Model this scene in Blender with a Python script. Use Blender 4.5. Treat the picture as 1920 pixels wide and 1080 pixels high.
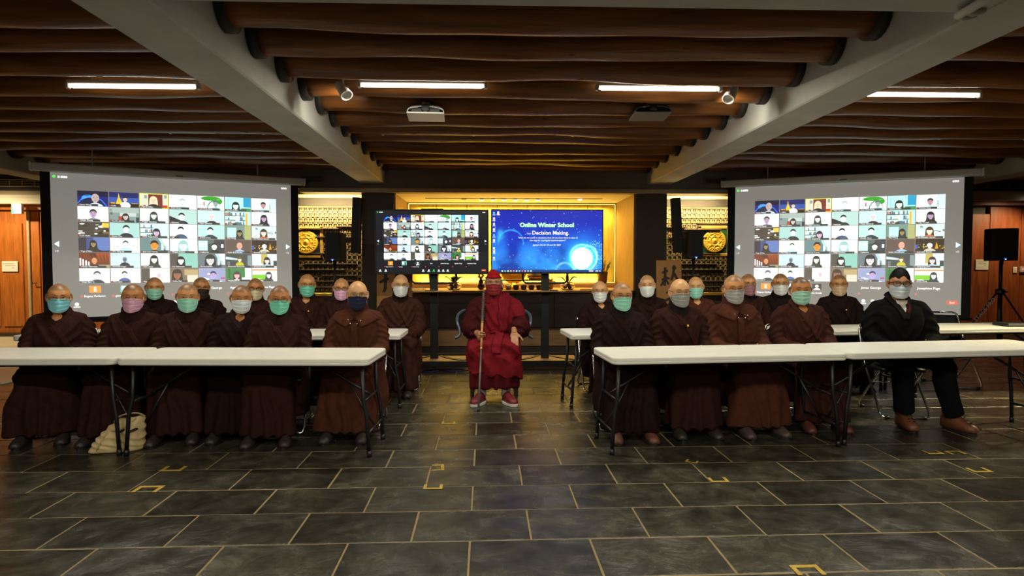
import bpy, bmesh, math, random
import numpy as np
from mathutils import Vector, Matrix, Euler
from mathutils.bvhtree import BVHTree

for _o in list(bpy.data.objects):
    bpy.data.objects.remove(_o, do_unlink=True)
SC = bpy.context.scene
COL = SC.collection
PI = math.pi
rng = random.Random(7)

# ------------------------------------------------------------------ camera
cam_d = bpy.data.cameras.new('camera')
cam_d.sensor_width = 36.0
cam_d.lens = 36.0 * 1140.0 / 1920.0
cam_d.clip_start = 0.05
cam_o = bpy.data.objects.new('camera', cam_d)
cam_o.location = (0, 0, 1.40)
cam_o.rotation_euler = (math.radians(90 - 2.16), 0, math.radians(-2.0))
COL.objects.link(cam_o)
SC.camera = cam_o

# ------------------------------------------------------------------ world, exposure
W = bpy.data.worlds.new('world'); SC.world = W; W.use_nodes = True
W.node_tree.nodes['Background'].inputs[0].default_value = (1.0, 0.86, 0.62, 1)
W.node_tree.nodes['Background'].inputs[1].default_value = 0.02
SC.view_settings.view_transform = 'Standard'
SC.view_settings.look = 'None'
SC.view_settings.exposure = 0.35
SC.view_settings.gamma = 1.0
SC.view_settings.use_curve_mapping = False
SC.cycles.max_bounces = 8
SC.cycles.sample_clamp_indirect = 4.0

TUBE_COL = (1.0, 0.94, 0.77)
TUBE_W = 24.0        # each lit ceiling tube over the rows
TUBE_W_FRONT = 38.0  # the tubes over the front of the hall
WARM = (1.0, 0.75, 0.16)

def area_light(name, loc, rot, sx, sy, watts, col, spread=PI):
    d = bpy.data.lights.new(name, 'AREA'); d.shape = 'RECTANGLE'
    d.size = sx; d.size_y = sy; d.energy = watts; d.color = col; d.spread = spread
    o = bpy.data.objects.new(name, d); o.location = loc; o.rotation_euler = rot
    COL.objects.link(o); return o
def spot_light(name, loc, target, watts, col, ang=1.0, blend=.6, size=.03):
    d = bpy.data.lights.new(name, 'SPOT'); d.energy = watts; d.color = col
    d.spot_size = ang; d.spot_blend = blend; d.shadow_soft_size = size
    o = bpy.data.objects.new(name, d); o.location = loc
    o.rotation_euler = (Vector(target) - Vector(loc)).to_track_quat('-Z', 'Y').to_euler()
    COL.objects.link(o); return o

# cove strips of the altar recess and the two lit cabinets
area_light('altar_cove_top', (0.4, 10.95, 2.40), (math.radians(20), 0, 0), 3.4, .06, 60, WARM)
area_light('altar_cove_bottom', (0.4, 11.02, 1.10), (math.radians(160), 0, 0), 3.4, .05, 34, WARM)
area_light('altar_downlight', (0.4, 10.3, 2.50), (0, 0, 0), 2.6, .5, 40, (1, .74, .34))
area_light('cabinet_strip_left', (-2.75, 10.42, 2.34), (math.radians(38), 0, 0), 1.4, .04, 15, (1, .84, .48))
area_light('cabinet_strip_right', (3.55, 10.42, 2.34), (math.radians(38), 0, 0), 1.4, .04, 15, (1, .84, .48))
area_light('cabinet_downlight_left', (-2.72, 10.05, 2.50), (math.radians(35), 0, 0), 1.0, .12, 28, (1, .80, .42))
area_light('cabinet_downlight_right', (3.52, 10.05, 2.50), (math.radians(35), 0, 0), 1.0, .12, 28, (1, .80, .42))
area_light('soffit_wash_left', (-2.5, 10.1, 2.30), (PI, 0, 0), 1.0, .3, 7, (1, .75, .3))
area_light('soffit_wash_right', (3.3, 10.1, 2.30), (PI, 0, 0), 1.0, .3, 7, (1, .75, .3))
# downlights of the side corridors
spot_light('corridor_downlight', (-9.4, 10.6, 2.9), (-9.3, 11.9, .6), 260, (1, .80, .48), 2.2, .8, .08)
spot_light('corridor_floor_downlight', (-7.6, 9.0, 3.0), (-7.5, 9.1, 0), 850, (1, .90, .66), 1.9, .8, .08)
spot_light('wall_downlight', (10.8, 11.4, 2.72), (10.2, 12.1, .8), 85, (1, .78, .42), 2.2, .8, .05)
spot_light('side_downlight', (7.0, 5.7, 2.6), (4.95, 5.6, 0), 420, (1, .84, .46), 1.0, .8, .06)

# ------------------------------------------------------------------ mesh builder
def sphere_grid(nu, nv):
    v = [(0, 0, 1.0)]
    for j in range(1, nv):
        a = PI * j / nv
        for i in range(nu):
            b = 2 * PI * i / nu
            v.append((math.sin(a) * math.cos(b), math.sin(a) * math.sin(b), math.cos(a)))
    v.append((0, 0, -1.0))
    f = []
    for i in range(nu):
        f.append((0, 1 + i, 1 + (i + 1) % nu))
    for j in range(nv - 2):
        a = 1 + j * nu; b = a + nu
        for i in range(nu):
            k = (i + 1) % nu
            f.append((a + i, b + i, b + k, a + k))
    a = 1 + (nv - 2) * nu; e = len(v) - 1
    for i in range(nu):
        f.append((a + i, e, a + (i + 1) % nu))
    return v, f

_boxcache = {}
def chamfer_box(sx, sy, sz, ch, seg=1):
    k = (round(sx, 4), round(sy, 4), round(sz, 4), round(ch, 4), seg)
    if k not in _boxcache:
        bm = bmesh.new()
        bmesh.ops.create_cube(bm, size=1.0)
        for v in bm.verts:
            v.co = (v.co.x * sx, v.co.y * sy, v.co.z * sz)
        if ch > 0:
            bmesh.ops.bevel(bm, geom=list(bm.edges), offset=ch, segments=seg, affect='EDGES', profile=.5)
        bm.verts.index_update()
        _boxcache[k] = ([tuple(v.co) for v in bm.verts], [[v.index for v in f.verts] for f in bm.faces])
        bm.free()
    return _boxcache[k]

class MB:
    def __init__(s):
        s.v = []; s.f = []; s.mi = []; s.sm = []; s.c = []
    def add(s, verts, faces, mi=0, smooth=False, M=None, col=None):
        n = len(s.v)
        if M is not None:
            verts = [tuple(M @ Vector(p)) for p in verts]
        s.v.extend([tuple(map(float, p)) for p in verts])
        for f in faces:
            s.f.append([n + i for i in f]); s.mi.append(mi); s.sm.append(smooth); s.c.append(col)
        return s
    def box(s, c, size, ch=0.0, mi=0, rot=None, seg=1, col=None):
        v, f = chamfer_box(size[0], size[1], size[2], ch, seg)
        M = Matrix.Translation(c)
        if rot is not None:
            M = M @ Euler(rot).to_matrix().to_4x4()
        return s.add(v, f, mi, False, M, col)
    def bb(s, x0, x1, y0, y1, z0, z1, ch=0.0, mi=0, seg=1):
        return s.box(((x0 + x1) / 2, (y0 + y1) / 2, (z0 + z1) / 2), (x1 - x0, y1 - y0, z1 - z0), ch, mi, None, seg)
    def ell(s, c, r, nu=16, nv=10, mi=0, rot=None, M=None):
        v, f = sphere_grid(nu, nv)
        T = Matrix.Translation(c)
        if rot is not None:
            T = T @ Euler(rot).to_matrix().to_4x4()
        T = T @ Matrix.Diagonal((r[0], r[1], r[2], 1))
        if M is not None:
            T = M @ T
        return s.add(v, f, mi, True, T)
    def tube(s, pts, r, n=8, mi=0, closed=False, M=None, flat=1.0, col=None, smooth=True):
        pts = [Vector(p) for p in pts]
        m = len(pts)
        rr = r if isinstance(r, (list, tuple)) else [r] * m
        v = []; prev = None
        for i, p in enumerate(pts):
            if closed:
                t = pts[(i + 1) % m] - pts[i - 1]
            else:
                t = pts[min(i + 1, m - 1)] - pts[max(i - 1, 0)]
            t = t.normalized() if t.length > 1e-9 else Vector((0, 0, 1))
            if prev is None:
                ref = Vector((0, 0, 1)) if abs(t.z) < .9 else Vector((0, 1, 0))
                a = t.cross(ref).normalized()
            else:
                a = (prev - t * prev.dot(t))
                a = a.normalized() if a.length > 1e-6 else t.orthogonal().normalized()
            prev = a; b = t.cross(a)
            for k in range(n):
                w = 2 * PI * k / n
                v.append(p + (a * math.cos(w) + b * (math.sin(w) * flat)) * rr[i])
        f = []
        for i in range(m if closed else m - 1):
            j = (i + 1) % m
            for k in range(n):
                l = (k + 1) % n
                f.append((i * n + k, i * n + l, j * n + l, j * n + k))
        if not closed:
            f.append(tuple(range(n))[::-1]); f.append(tuple((m - 1) * n + k for k in range(n)))
        return s.add(v, f, mi, smooth, M, col)
    def loft(s, rings, mi=0, smooth=True, M=None):
        n = len(rings[0]); v = [p for r in rings for p in r]; f = []
        for i in range(len(rings) - 1):
            for k in range(n):
                l = (k + 1) % n
                f.append((i * n + k, i * n + l, (i + 1) * n + l, (i + 1) * n + k))
        f.append(tuple(range(n))[::-1]); f.append(tuple((len(rings) - 1) * n + k for k in range(n)))
        return s.add(v, f, mi, smooth, M)
    def lathe(s, prof, n=20, mi=0, M=None, smooth=True):
        rings = [[(r * math.cos(2 * PI * k / n), r * math.sin(2 * PI * k / n), z) for k in range(n)] for r, z in prof]
        return s.loft(rings, mi, smooth, M)
    def sheet(s, g, t, mi=0, smooth=True, M=None):
        """g[a][b] grid of Vectors, thickness t along the normal"""
        A = len(g); B = len(g[0]); top = []; bot = []
        for i in range(A):
            for j in range(B):
                du = Vector(g[min(i + 1, A - 1)][j]) - Vector(g[max(i - 1, 0)][j])
                dv = Vector(g[i][min(j + 1, B - 1)]) - Vector(g[i][max(j - 1, 0)])
                nn = du.cross(dv); nn = nn.normalized() if nn.length > 1e-12 else Vector((0, -1, 0))
                p = Vector(g[i][j]); top.append(p + nn * t / 2); bot.append(p - nn * t / 2)
        N = A * B; f = []
        for i in range(A - 1):
            for j in range(B - 1):
                a, b, c, d = i * B + j, (i + 1) * B + j, (i + 1) * B + j + 1, i * B + j + 1
                f.append((a, b, c, d)); f.append((N + d, N + c, N + b, N + a))
        rim = [i * B for i in range(A)] + [(A - 1) * B + j for j in range(1, B)] + [i * B + B - 1 for i in range(A - 2, -1, -1)] + [j for j in range(B - 2, 0, -1)]
        for k in range(len(rim)):
            a, b = rim[k], rim[(k + 1) % len(rim)]
            f.append((b, a, N + a, N + b))
        return s.add(top + bot, f, mi, smooth, M)
    def mesh(s, name, mats=()):
        me = bpy.data.meshes.new(name)
        me.from_pydata(s.v, [], s.f)
        for m in mats:
            me.materials.append(m)
        if s.f:
            me.polygons.foreach_set('material_index', s.mi)
            me.polygons.foreach_set('use_smooth', s.sm)
        if any(c is not None for c in s.c):
            at = me.color_attributes.new('Col', 'FLOAT_COLOR', 'CORNER')
            arr = []
            for p, c in zip(s.f, s.c):
                c = c or (0, 0, 0)
                arr.extend(list((c[0], c[1], c[2], 1.0)) * len(p))
            at.data.foreach_set('color', arr)
        me.update()
        return me

def link(name, me, parent=None, loc=None, rot=None, M=None, mat=None):
    o = bpy.data.objects.new(name, me)
    COL.objects.link(o)
    if parent is not None:
        o.parent = parent
    if M is not None:
        o.matrix_basis = M
    if loc is not None:
        o.location = loc
    if rot is not None:
        o.rotation_euler = rot
    return o
def obj(name, mb, mats, parent=None, loc=None, rot=None):
    if not isinstance(mats, (list, tuple)):
        mats = [mats]
    return link(name, mb.mesh(name, mats), parent, loc, rot)
def tag(o, label, cat, group=None):
    o['label'] = label; o['category'] = cat
    if group: o['group'] = group
    return o
def empty(name, label, cat, loc=(0, 0, 0), rz=0.0, group=None):
    o = link(name, None, None, loc, (0, 0, rz)); o.empty_display_size = .1
    return tag(o, label, cat, group)
def structure(o):
    o['kind'] = 'structure'; return o
def copy_tree(o, parent=None):
    c = o.copy(); COL.objects.link(c)
    if parent is not None:
        c.parent = parent
    for ch in o.children:
        copy_tree(ch, c)
    return c

# ------------------------------------------------------------------ materials
def nodes(name):
    m = bpy.data.materials.new(name); m.use_nodes = True
    nt = m.node_tree; b = nt.nodes['Principled BSDF']
    return m, nt, b
def N(nt, t, **kw):
    n = nt.nodes.new(t)
    for k, v in kw.items():
        setattr(n, k, v)
    return n
def mat(name, col=(.5, .5, .5), rough=.6, metal=0.0, var=0.0, scale=8.0, bump=0.0, bscale=None, objcol=False, spec=.5, stretch=(1, 1, 1), emit=None, world=False, sheen=0.0, detail=4.0):
    m, nt, b = nodes(name)
    b.inputs['Base Color'].default_value = (*col, 1)
    b.inputs['Roughness'].default_value = rough
    b.inputs['Metallic'].default_value = metal
    b.inputs['Specular IOR Level'].default_value = spec
    if sheen:
        b.inputs['Sheen Weight'].default_value = sheen
    src = None
    if objcol:
        src = N(nt, 'ShaderNodeObjectInfo').outputs['Color']
    if var or bump:
        if world:
            co = N(nt, 'ShaderNodeNewGeometry').outputs['Position']
        else:
            co = N(nt, 'ShaderNodeTexCoord').outputs['Object']
        mp = N(nt, 'ShaderNodeMapping'); mp.inputs['Scale'].default_value = stretch
        nt.links.new(co, mp.inputs['Vector'])
        no = N(nt, 'ShaderNodeTexNoise'); no.inputs['Scale'].default_value = scale; no.inputs['Detail'].default_value = detail
        nt.links.new(mp.outputs[0], no.inputs['Vector'])
        if var:
            mr = N(nt, 'ShaderNodeMapRange'); mr.inputs['From Min'].default_value = .3; mr.inputs['From Max'].default_value = .7
            mr.inputs['To Min'].default_value = 1 - var; mr.inputs['To Max'].default_value = 1 + var
            nt.links.new(no.outputs['Fac'], mr.inputs['Value'])
            mx = N(nt, 'ShaderNodeMix', data_type='RGBA', blend_type='MULTIPLY'); mx.inputs['Factor'].default_value = 1
            if src is not None:
                nt.links.new(src, mx.inputs[6])
            else:
                mx.inputs[6].default_value = (*col, 1)
            nt.links.new(mr.outputs[0], mx.inputs[7])
            src = mx.outputs[2]
        if bump:
            nb = no
            if bscale:
                nb = N(nt, 'ShaderNodeTexNoise'); nb.inputs['Scale'].default_value = bscale; nb.inputs['Detail'].default_value = 5
                nt.links.new(mp.outputs[0], nb.inputs['Vector'])
            bp = N(nt, 'ShaderNodeBump'); bp.inputs['Strength'].default_value = bump; bp.inputs['Distance'].default_value = .02
            nt.links.new(nb.outputs['Fac'], bp.inputs['Height']); nt.links.new(bp.outputs[0], b.inputs['Normal'])
    if src is not None:
        nt.links.new(src, b.inputs['Base Color'])
    if emit:
        b.inputs['Emission Color'].default_value = (*emit[:3], 1); b.inputs['Emission Strength'].default_value = emit[3]
    return m
def emis(name, col, s):
    m = mat(name, (.02, .02, .02), .5, emit=(*col, s)); return m
def attr_screen(name, base, strength, rough=.9):
    m, nt, b = nodes(name)
    b.inputs['Base Color'].default_value = (*base, 1); b.inputs['Roughness'].default_value = rough
    at = N(nt, 'ShaderNodeAttribute', attribute_name='Col')
    nt.links.new(at.outputs['Color'], b.inputs['Emission Color'])
    b.inputs['Emission Strength'].default_value = strength
    return m

M_concrete = mat('concrete', (.47, .46, .42), .75, var=.10, scale=3, bump=.05, bscale=40, world=True)
M_slab = mat('ceiling_slab', (.16, .15, .13), .8, var=.1, scale=3, world=True)
M_log = mat('log_wood', (.165, .057, .0105), .40, spec=.3, var=.42, scale=5, stretch=(.35, 3.5, 3.5), bump=.30, bscale=9, world=True)
M_logend = mat('log_collar', (.018, .012, .009), .7)
M_dark = mat('dark_panel', (.042, .030, .021), .6, var=.12, scale=5)
M_darkwood = mat('dark_wood', (.045, .026, .015), .5, var=.2, scale=6, stretch=(1, 1, 6))
M_header = mat('header_paint', (.20, .18, .15), .7, var=.08, scale=4)
M_trimtan = mat('trim_tan', (.42, .33, .19), .6, var=.08)
M_gold = mat('gold_panel', (.58, .41, .085), .42, var=.22, scale=7, stretch=(3, 3, .5), bump=.06)
M_sidewood = mat('recess_side_wood', (.27, .15, .045), .5, var=.25, scale=6, stretch=(4, 4, .6))
M_doorwood = mat('door_wood', (.42, .125, .018), .38, var=.28, scale=5, stretch=(5, 5, .5), bump=.05)
M_wallwood = mat('wall_wood', (.30, .072, .020), .42, var=.30, scale=5, stretch=(5, 5, .5), bump=.05)
M_cream = mat('cream_paint', (.72, .66, .50), .7)
M_creamfloor = mat('pale_floor', (.62, .58, .40), .35, var=.06, scale=3)
M_shelfwood = mat('shelf_wood', (.34, .19, .075), .5, var=.2, scale=6, stretch=(.7, 5, 5))
M_black = mat('black_steel', (.008, .008, .009), .42)
M_blackplast = mat('black_plastic', (.010, .010, .011), .5, bump=.05, scale=120)
M_grille = mat('speaker_grille', (.006, .006, .007), .6, bump=.2, scale=220)
M_chrome = mat('chrome', (.80, .80, .80), .16, metal=1.0)
M_white = mat('table_plastic', (.80, .78, .70), .42, var=.03, scale=10, bump=.04, bscale=160)
M_grey = mat('grey_plastic', (.42, .41, .38), .5)
M_whiteplast = mat('white_plastic', (.7, .68, .62), .45)
M_vinyl = mat('black_vinyl', (.014, .013, .013), .45, bump=.05, scale=60)
M_tape = mat('yellow_tape', (.42, .27, .035), .6, var=.2, scale=30)
M_lit = emis('lit_tube', (1.0, .93, .80), 9.0)
M_strip = emis('led_strip', (1.0, .78, .16), 1.7)
M_paper = mat('paper', (.78, .74, .62), .8)
M_ink = mat('ink', (.03, .025, .02), .7)
M_blueled = emis('blue_led', (.08, .18, 1.0), 8.0)
M_redled = emis('red_led', (1.0, .06, .03), 4.0)
M_glass = mat('clear_glass', (.9, .9, .9), .05)
_b = M_glass.node_tree.nodes['Principled BSDF']; _b.inputs['Transmission Weight'].default_value = .95; _b.inputs['IOR'].default_value = 1.15
M_goldmetal = mat('gold_metal', (.78, .47, .10), .32, metal=.75, var=.2, scale=14)
M_grout = mat('grout', (.22, .158, .068), .85, var=.15, scale=20, world=True)

# slate: every tile its own tone (object random), cleft relief, soft gloss
M_slate, nt, b = nodes('slate')
geo = N(nt, 'ShaderNodeNewGeometry'); oi = N(nt, 'ShaderNodeObjectInfo')
n1 = N(nt, 'ShaderNodeTexNoise'); n1.inputs['Scale'].default_value = 5; n1.inputs['Detail'].default_value = 8; n1.inputs['Roughness'].default_value = .68; n1.inputs['Distortion'].default_value = .6
mp = N(nt, 'ShaderNodeMapping')
cmb = N(nt, 'ShaderNodeCombineXYZ'); mul = N(nt, 'ShaderNodeMath', operation='MULTIPLY'); mul.inputs[1].default_value = 37.0
nt.links.new(oi.outputs['Random'], mul.inputs[0]); nt.links.new(mul.outputs[0], cmb.inputs[2])
nt.links.new(cmb.outputs[0], mp.inputs['Location'])
nt.links.new(geo.outputs['Position'], mp.inputs['Vector']); nt.links.new(mp.outputs[0], n1.inputs['Vector'])
cr = N(nt, 'ShaderNodeValToRGB'); e = cr.color_ramp.elements
e[0].position = .30; e[0].color = (.0150, .014, .0105, 1); e[1].position = .72; e[1].color = (.074, .067, .044, 1)
x = e.new(.52); x.color = (.037, .034, .0235, 1)
nt.links.new(n1.outputs['Fac'], cr.inputs['Fac'])
mr = N(nt, 'ShaderNodeMapRange'); mr.inputs['To Min'].default_value = .62; mr.inputs['To Max'].default_value = 1.35
nt.links.new(oi.outputs['Random'], mr.inputs['Value'])
mx = N(nt, 'ShaderNodeMix', data_type='RGBA', blend_type='MULTIPLY'); mx.inputs['Factor'].default_value = 1
nt.links.new(cr.outputs['Color'], mx.inputs[6]); nt.links.new(mr.outputs[0], mx.inputs[7])
rr_ = N(nt, 'ShaderNodeMapRange'); rr_.inputs['To Min'].default_value = .15; rr_.inputs['To Max'].default_value = .36
nt.links.new(n1.outputs['Fac'], rr_.inputs['Value']); nt.links.new(rr_.outputs[0], b.inputs['Roughness'])
n2 = N(nt, 'ShaderNodeTexNoise'); n2.inputs['Scale'].default_value = 3.2; n2.inputs['Detail'].default_value = 9; n2.inputs['Roughness'].default_value = .62; n2.inputs['Distortion'].default_value = 1.1
nt.links.new(mp.outputs[0], n2.inputs['Vector'])
st = N(nt, 'ShaderNodeMath', operation='SNAP'); st.inputs[1].default_value = .055
nt.links.new(n2.outputs['Fac'], st.inputs[0])
ad = N(nt, 'ShaderNodeMath', operation='ADD'); sc_ = N(nt, 'ShaderNodeMath', operation='MULTIPLY'); sc_.inputs[1].default_value = .5
nt.links.new(n1.outputs['Fac'], sc_.inputs[0]); nt.links.new(st.outputs[0], ad.inputs[0]); nt.links.new(sc_.outputs[0], ad.inputs[1])
bp = N(nt, 'ShaderNodeBump'); bp.inputs['Strength'].default_value = .55; bp.inputs['Distance'].default_value = .035
mf = N(nt, 'ShaderNodeMapRange'); mf.inputs['From Min'].default_value = .36; mf.inputs['From Max'].default_value = .64; mf.inputs['To Min'].default_value = .70; mf.inputs['To Max'].default_value = 1.45
nt.links.new(st.outputs[0], mf.inputs['Value'])
mx2 = N(nt, 'ShaderNodeMix', data_type='RGBA', blend_type='MULTIPLY'); mx2.inputs['Factor'].default_value = 1
nt.links.new(mx.outputs[2], mx2.inputs[6]); nt.links.new(mf.outputs[0], mx2.inputs[7]); nt.links.new(mx2.outputs[2], b.inputs['Base Color'])
nt.links.new(ad.outputs[0], bp.inputs['Height']); nt.links.new(bp.outputs[0], b.inputs['Normal'])

# cloth, masks and skin take the colour set on each object
M_cloth = mat('robe_cloth', objcol=True, rough=.85, var=.18, scale=22, bump=.12, bscale=260, spec=.08)
M_mask = mat('mask_cloth', objcol=True, rough=.85, var=.05, scale=30, bump=.05, bscale=300, spec=.2)
M_skin, nt, b = nodes('skin')
oi = N(nt, 'ShaderNodeObjectInfo'); at = N(nt, 'ShaderNodeAttribute', attribute_name='stubble')
lip = N(nt, 'ShaderNodeAttribute', attribute_name='flush')
ns = N(nt, 'ShaderNodeTexNoise'); ns.inputs['Scale'].default_value = 34
tc = N(nt, 'ShaderNodeTexCoord'); nt.links.new(tc.outputs['Object'], ns.inputs['Vector'])
mm = N(nt, 'ShaderNodeMath', operation='MULTIPLY'); nt.links.new(at.outputs['Fac'], mm.inputs[0]); nt.links.new(oi.outputs['Alpha'], mm.inputs[1])
mv = N(nt, 'ShaderNodeMapRange'); mv.inputs['To Min'].default_value = .90; mv.inputs['To Max'].default_value = 1.10; nt.links.new(ns.outputs['Fac'], mv.inputs['Value'])
ml = N(nt, 'ShaderNodeMix', data_type='RGBA', blend_type='MULTIPLY'); ml.inputs['Factor'].default_value = 1
nt.links.new(oi.outputs['Color'], ml.inputs[6]); nt.links.new(mv.outputs[0], ml.inputs[7])
fl = N(nt, 'ShaderNodeMix', data_type='RGBA'); fl.inputs[7].default_value = (.52, .16, .09, 1)
nt.links.new(lip.outputs['Fac'], fl.inputs['Factor']); nt.links.new(ml.outputs[2], fl.inputs[6])
sb = N(nt, 'ShaderNodeMix', data_type='RGBA'); sb.inputs[7].default_value = (.085, .066, .046, 1)
nt.links.new(mm.outputs[0], sb.inputs['Factor']); nt.links.new(fl.outputs[2], sb.inputs[6]); nt.links.new(sb.outputs[2], b.inputs['Base Color'])
b.inputs['Roughness'].default_value = .42; b.inputs['Subsurface Weight'].default_value = .08; b.inputs['Subsurface Radius'].default_value = (.02, .008, .004)
M_eyewhite = mat('eye_white', (.55, .50, .44), .3)
M_iris = mat('eye_iris', (.012, .008, .006), .2)
M_brow = mat('eyebrow_hair', (.030, .020, .014), .8)
M_hair = mat('black_hair', (.005, .0045, .0045), .6, spec=.12, var=.3, scale=60, bump=.12, bscale=90, stretch=(1, 1, .3))
M_rim = mat('spectacle_rim', (.020, .014, .012), .35)
M_rimmetal = mat('spectacle_wire', (.16, .12, .08), .35, metal=.8)
M_shoe = mat('shoe_leather', objcol=True, rough=.5, var=.15, scale=30)
M_sole = mat('shoe_sole', (.55, .52, .46), .7)
M_sock = mat('sock_cloth', (.42, .40, .37), .9, bump=.1, scale=120)
# =================================================================== SETTING
# floor: grout bed, slate tiles laid in running bond, pale floor of the side corridor
fl_ = MB(); fl_.bb(-12, 12, -2.0, 12.6, -.14, -.0025)
floor = structure(obj('floor', fl_, M_grout))
TW, TD, GAP = .612, .385, .010
tm_ = MB(); tm_.box((0, 0, -.012), (TW - GAP, TD - GAP, .024), .003, 0)
tile_me = tm_.mesh('tile', [M_slate])
A0 = math.radians(.5); ca, sa = math.cos(A0), math.sin(A0)
cands = []; far = MB()
for r in range(-12, 25):
    y = 2.66 + .1925 + r * TD
    x0 = -.108 if r % 2 == 0 else .205
    for k in range(-20, 21):
        x = x0 + TW * (k + .5)
        X, Y = x * ca - y * sa + .027, x * sa + y * ca
        if abs(X) > 11.5 or Y < -1.8 or Y > 12.3:
            continue
        if X < -5.75 and Y > 7.25:
            continue
        vis = Y > 2.4 and abs(X - .03 * Y) < .87 * Y + .35
        cands.append((vis, Y, X))
near = sorted([c for c in cands if c[0]], key=lambda c: c[1])
keep = near[:298]
ks = set((c[1], c[2]) for c in keep)
r2 = random.Random(3)
for v, Y, X in keep:
    t = link('tile', tile_me, floor, (X, Y, r2.uniform(-.0015, .0015)), (r2.uniform(-.003, .003), r2.uniform(-.003, .003), A0))
for v, Y, X in cands:
    if (Y, X) not in ks:
        far.box((X, Y, -.012), (TW - GAP, TD - GAP, .024), .003, 0, (0, 0, A0))
ft = obj('tile_bed', far, M_slate, floor); ft['kind'] = 'stuff'
pf = MB(); pf.bb(-11.6, -5.75, 7.32, 12.4, -.03, .012, .004)
structure(obj('floor_corridor', pf, M_creamfloor))

# ceiling slab, logs with their dark collars, concrete beams
cs = MB(); cs.bb(-12, 12, -2.0, 12.6, 3.13, 3.25)
ceiling = structure(obj('ceiling', cs, M_slab))
LOGY = [3.90, 4.37, 4.95, 5.49, 5.98, 6.45, 7.0, 7.46, 8.06, 8.58, 9.07, 9.52]
def log_mesh(L, seed, R=.128):
    rr = random.Random(seed); m = MB(); n = 26
    ph = [rr.uniform(0, 6.28) for _ in range(8)]
    taper = rr.uniform(-.010, .010)
    pts = []; rad = []
    for i in range(n + 1):
        u = i / n; x = (u - .5) * L
        pts.append((x, .014 * math.sin(3.1 * u + ph[0]) + .006 * math.sin(9 * u + ph[1]), .012 * math.sin(4.0 * u + ph[2]) + .006 * math.sin(13 * u + ph[3])))
        rad.append(R + taper * (u - .5) * 2 + .005 * math.sin(11 * u + ph[4]) + .004 * math.sin(23 * u + ph[5]))
    m.tube(pts, rad, 18)
    # shallow knots and lumps
    for q in range(2):
        u = rr.uniform(.08, .92); a = rr.uniform(-2.6, -.5)
        k = int(u * n)
        c = Vector(pts[k]) + Vector((0, math.cos(a), math.sin(a))) * (rad[k] - .009)
        m.ell(c, (.034, .014, .014), 8, 6)
    return m.mesh('log', [M_log])
cm_ = MB(); cm_.tube([(-.03, 0, 0), (.03, 0, 0)], .150, 20); col_me = cm_.mesh('collar', [M_logend])
BAYS = [(-1.66, 2.49), (-6.47, -2.04), (2.87, 7.30), (-11.3, -6.85), (7.68, 11.4)]
for bi, (x0, x1) in enumerate(BAYS):
    ms = [log_mesh(x1 - x0 - .02, 10 * bi + k) for k in range(4)]
    for i, y in enumerate(LOGY):
        if bi >= 3 and i < 4:
            continue
        lo = link('log', ms[(i * 3 + bi) % 4], ceiling, ((x0 + x1) / 2, y + rng.uniform(-.03, .03), 3.0 + rng.uniform(-.006, .006)), (rng.uniform(-.3, .3), 0, rng.uniform(-.006, .006) + (PI if (i + bi) % 2 else 0)))
        for e_ in (-1, 1):
            link('collar', col_me, lo, (e_ * ((x1 - x0) / 2 - .035), 0, 0))
for k, (x0, x1) in enumerate([(-2.04, -1.66), (2.49, 2.87), (-6.85, -6.47), (7.30, 7.68)]):
    m = MB(); m.bb(x0, x1, -2.0, 9.66, 2.68, 3.14, .012)
    structure(obj('ceiling_beam', m, M_concrete))
for x0, x1 in BAYS[:3]:
    m = MB(); m.bb(x0 - .001, x1 + .001, 2.15, 3.06, 2.68, 3.14, .010)
    structure(obj('ceiling_cross_beam', m, M_concrete))

# header wall above the altar and its pale lower edge
m = MB(); m.bb(-6.47, 7.30, 9.66, 9.86, 2.60, 3.14)
structure(obj('wall_header', m, M_header))
m = MB(); m.bb(-2.97, 3.82, 9.60, 9.90, 2.535, 2.60, .004)
structure(obj('trim_1', m, M_trimtan))
# dark pillars framing the recess
for k, (x0, x1) in enumerate([(-2.03, -1.53), (2.32, 2.82)]):
    m = MB(); m.bb(x0, x1, 9.68, 11.25, 0, 2.535, .004)
    structure(obj('wall_pillar', m, M_dark))
# recess: gold back wall made of panels, wooden cheeks, soffit
back = MB(); back.bb(-1.53, 2.32, 11.14, 11.25, 0, 2.6)
wb = structure(obj('wall_recess_back', back, M_sidewood))
pw = 3.85 / 7
for k in range(7):
    p = MB(); p.bb(-1.53 + pw * k + .004, -1.53 + pw * (k + 1) - .004, 11.10, 11.14, 1.06, 2.50, .003)
    obj('panel', p, M_gold, wb)
for sgn, x in ((1, -1.53), (-1, 2.32)):
    p = MB(); p.bb(min(x, x + sgn * .03), max(x, x + sgn * .03), 9.70, 11.12, .98, 2.53, .002)
    structure(obj('wall_recess_side', p, M_sidewood))
p = MB(); p.bb(-1.53, 2.32, 9.70, 11.12, 2.53, 2.58)
structure(obj('ceiling_recess', p, M_cream))
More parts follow.
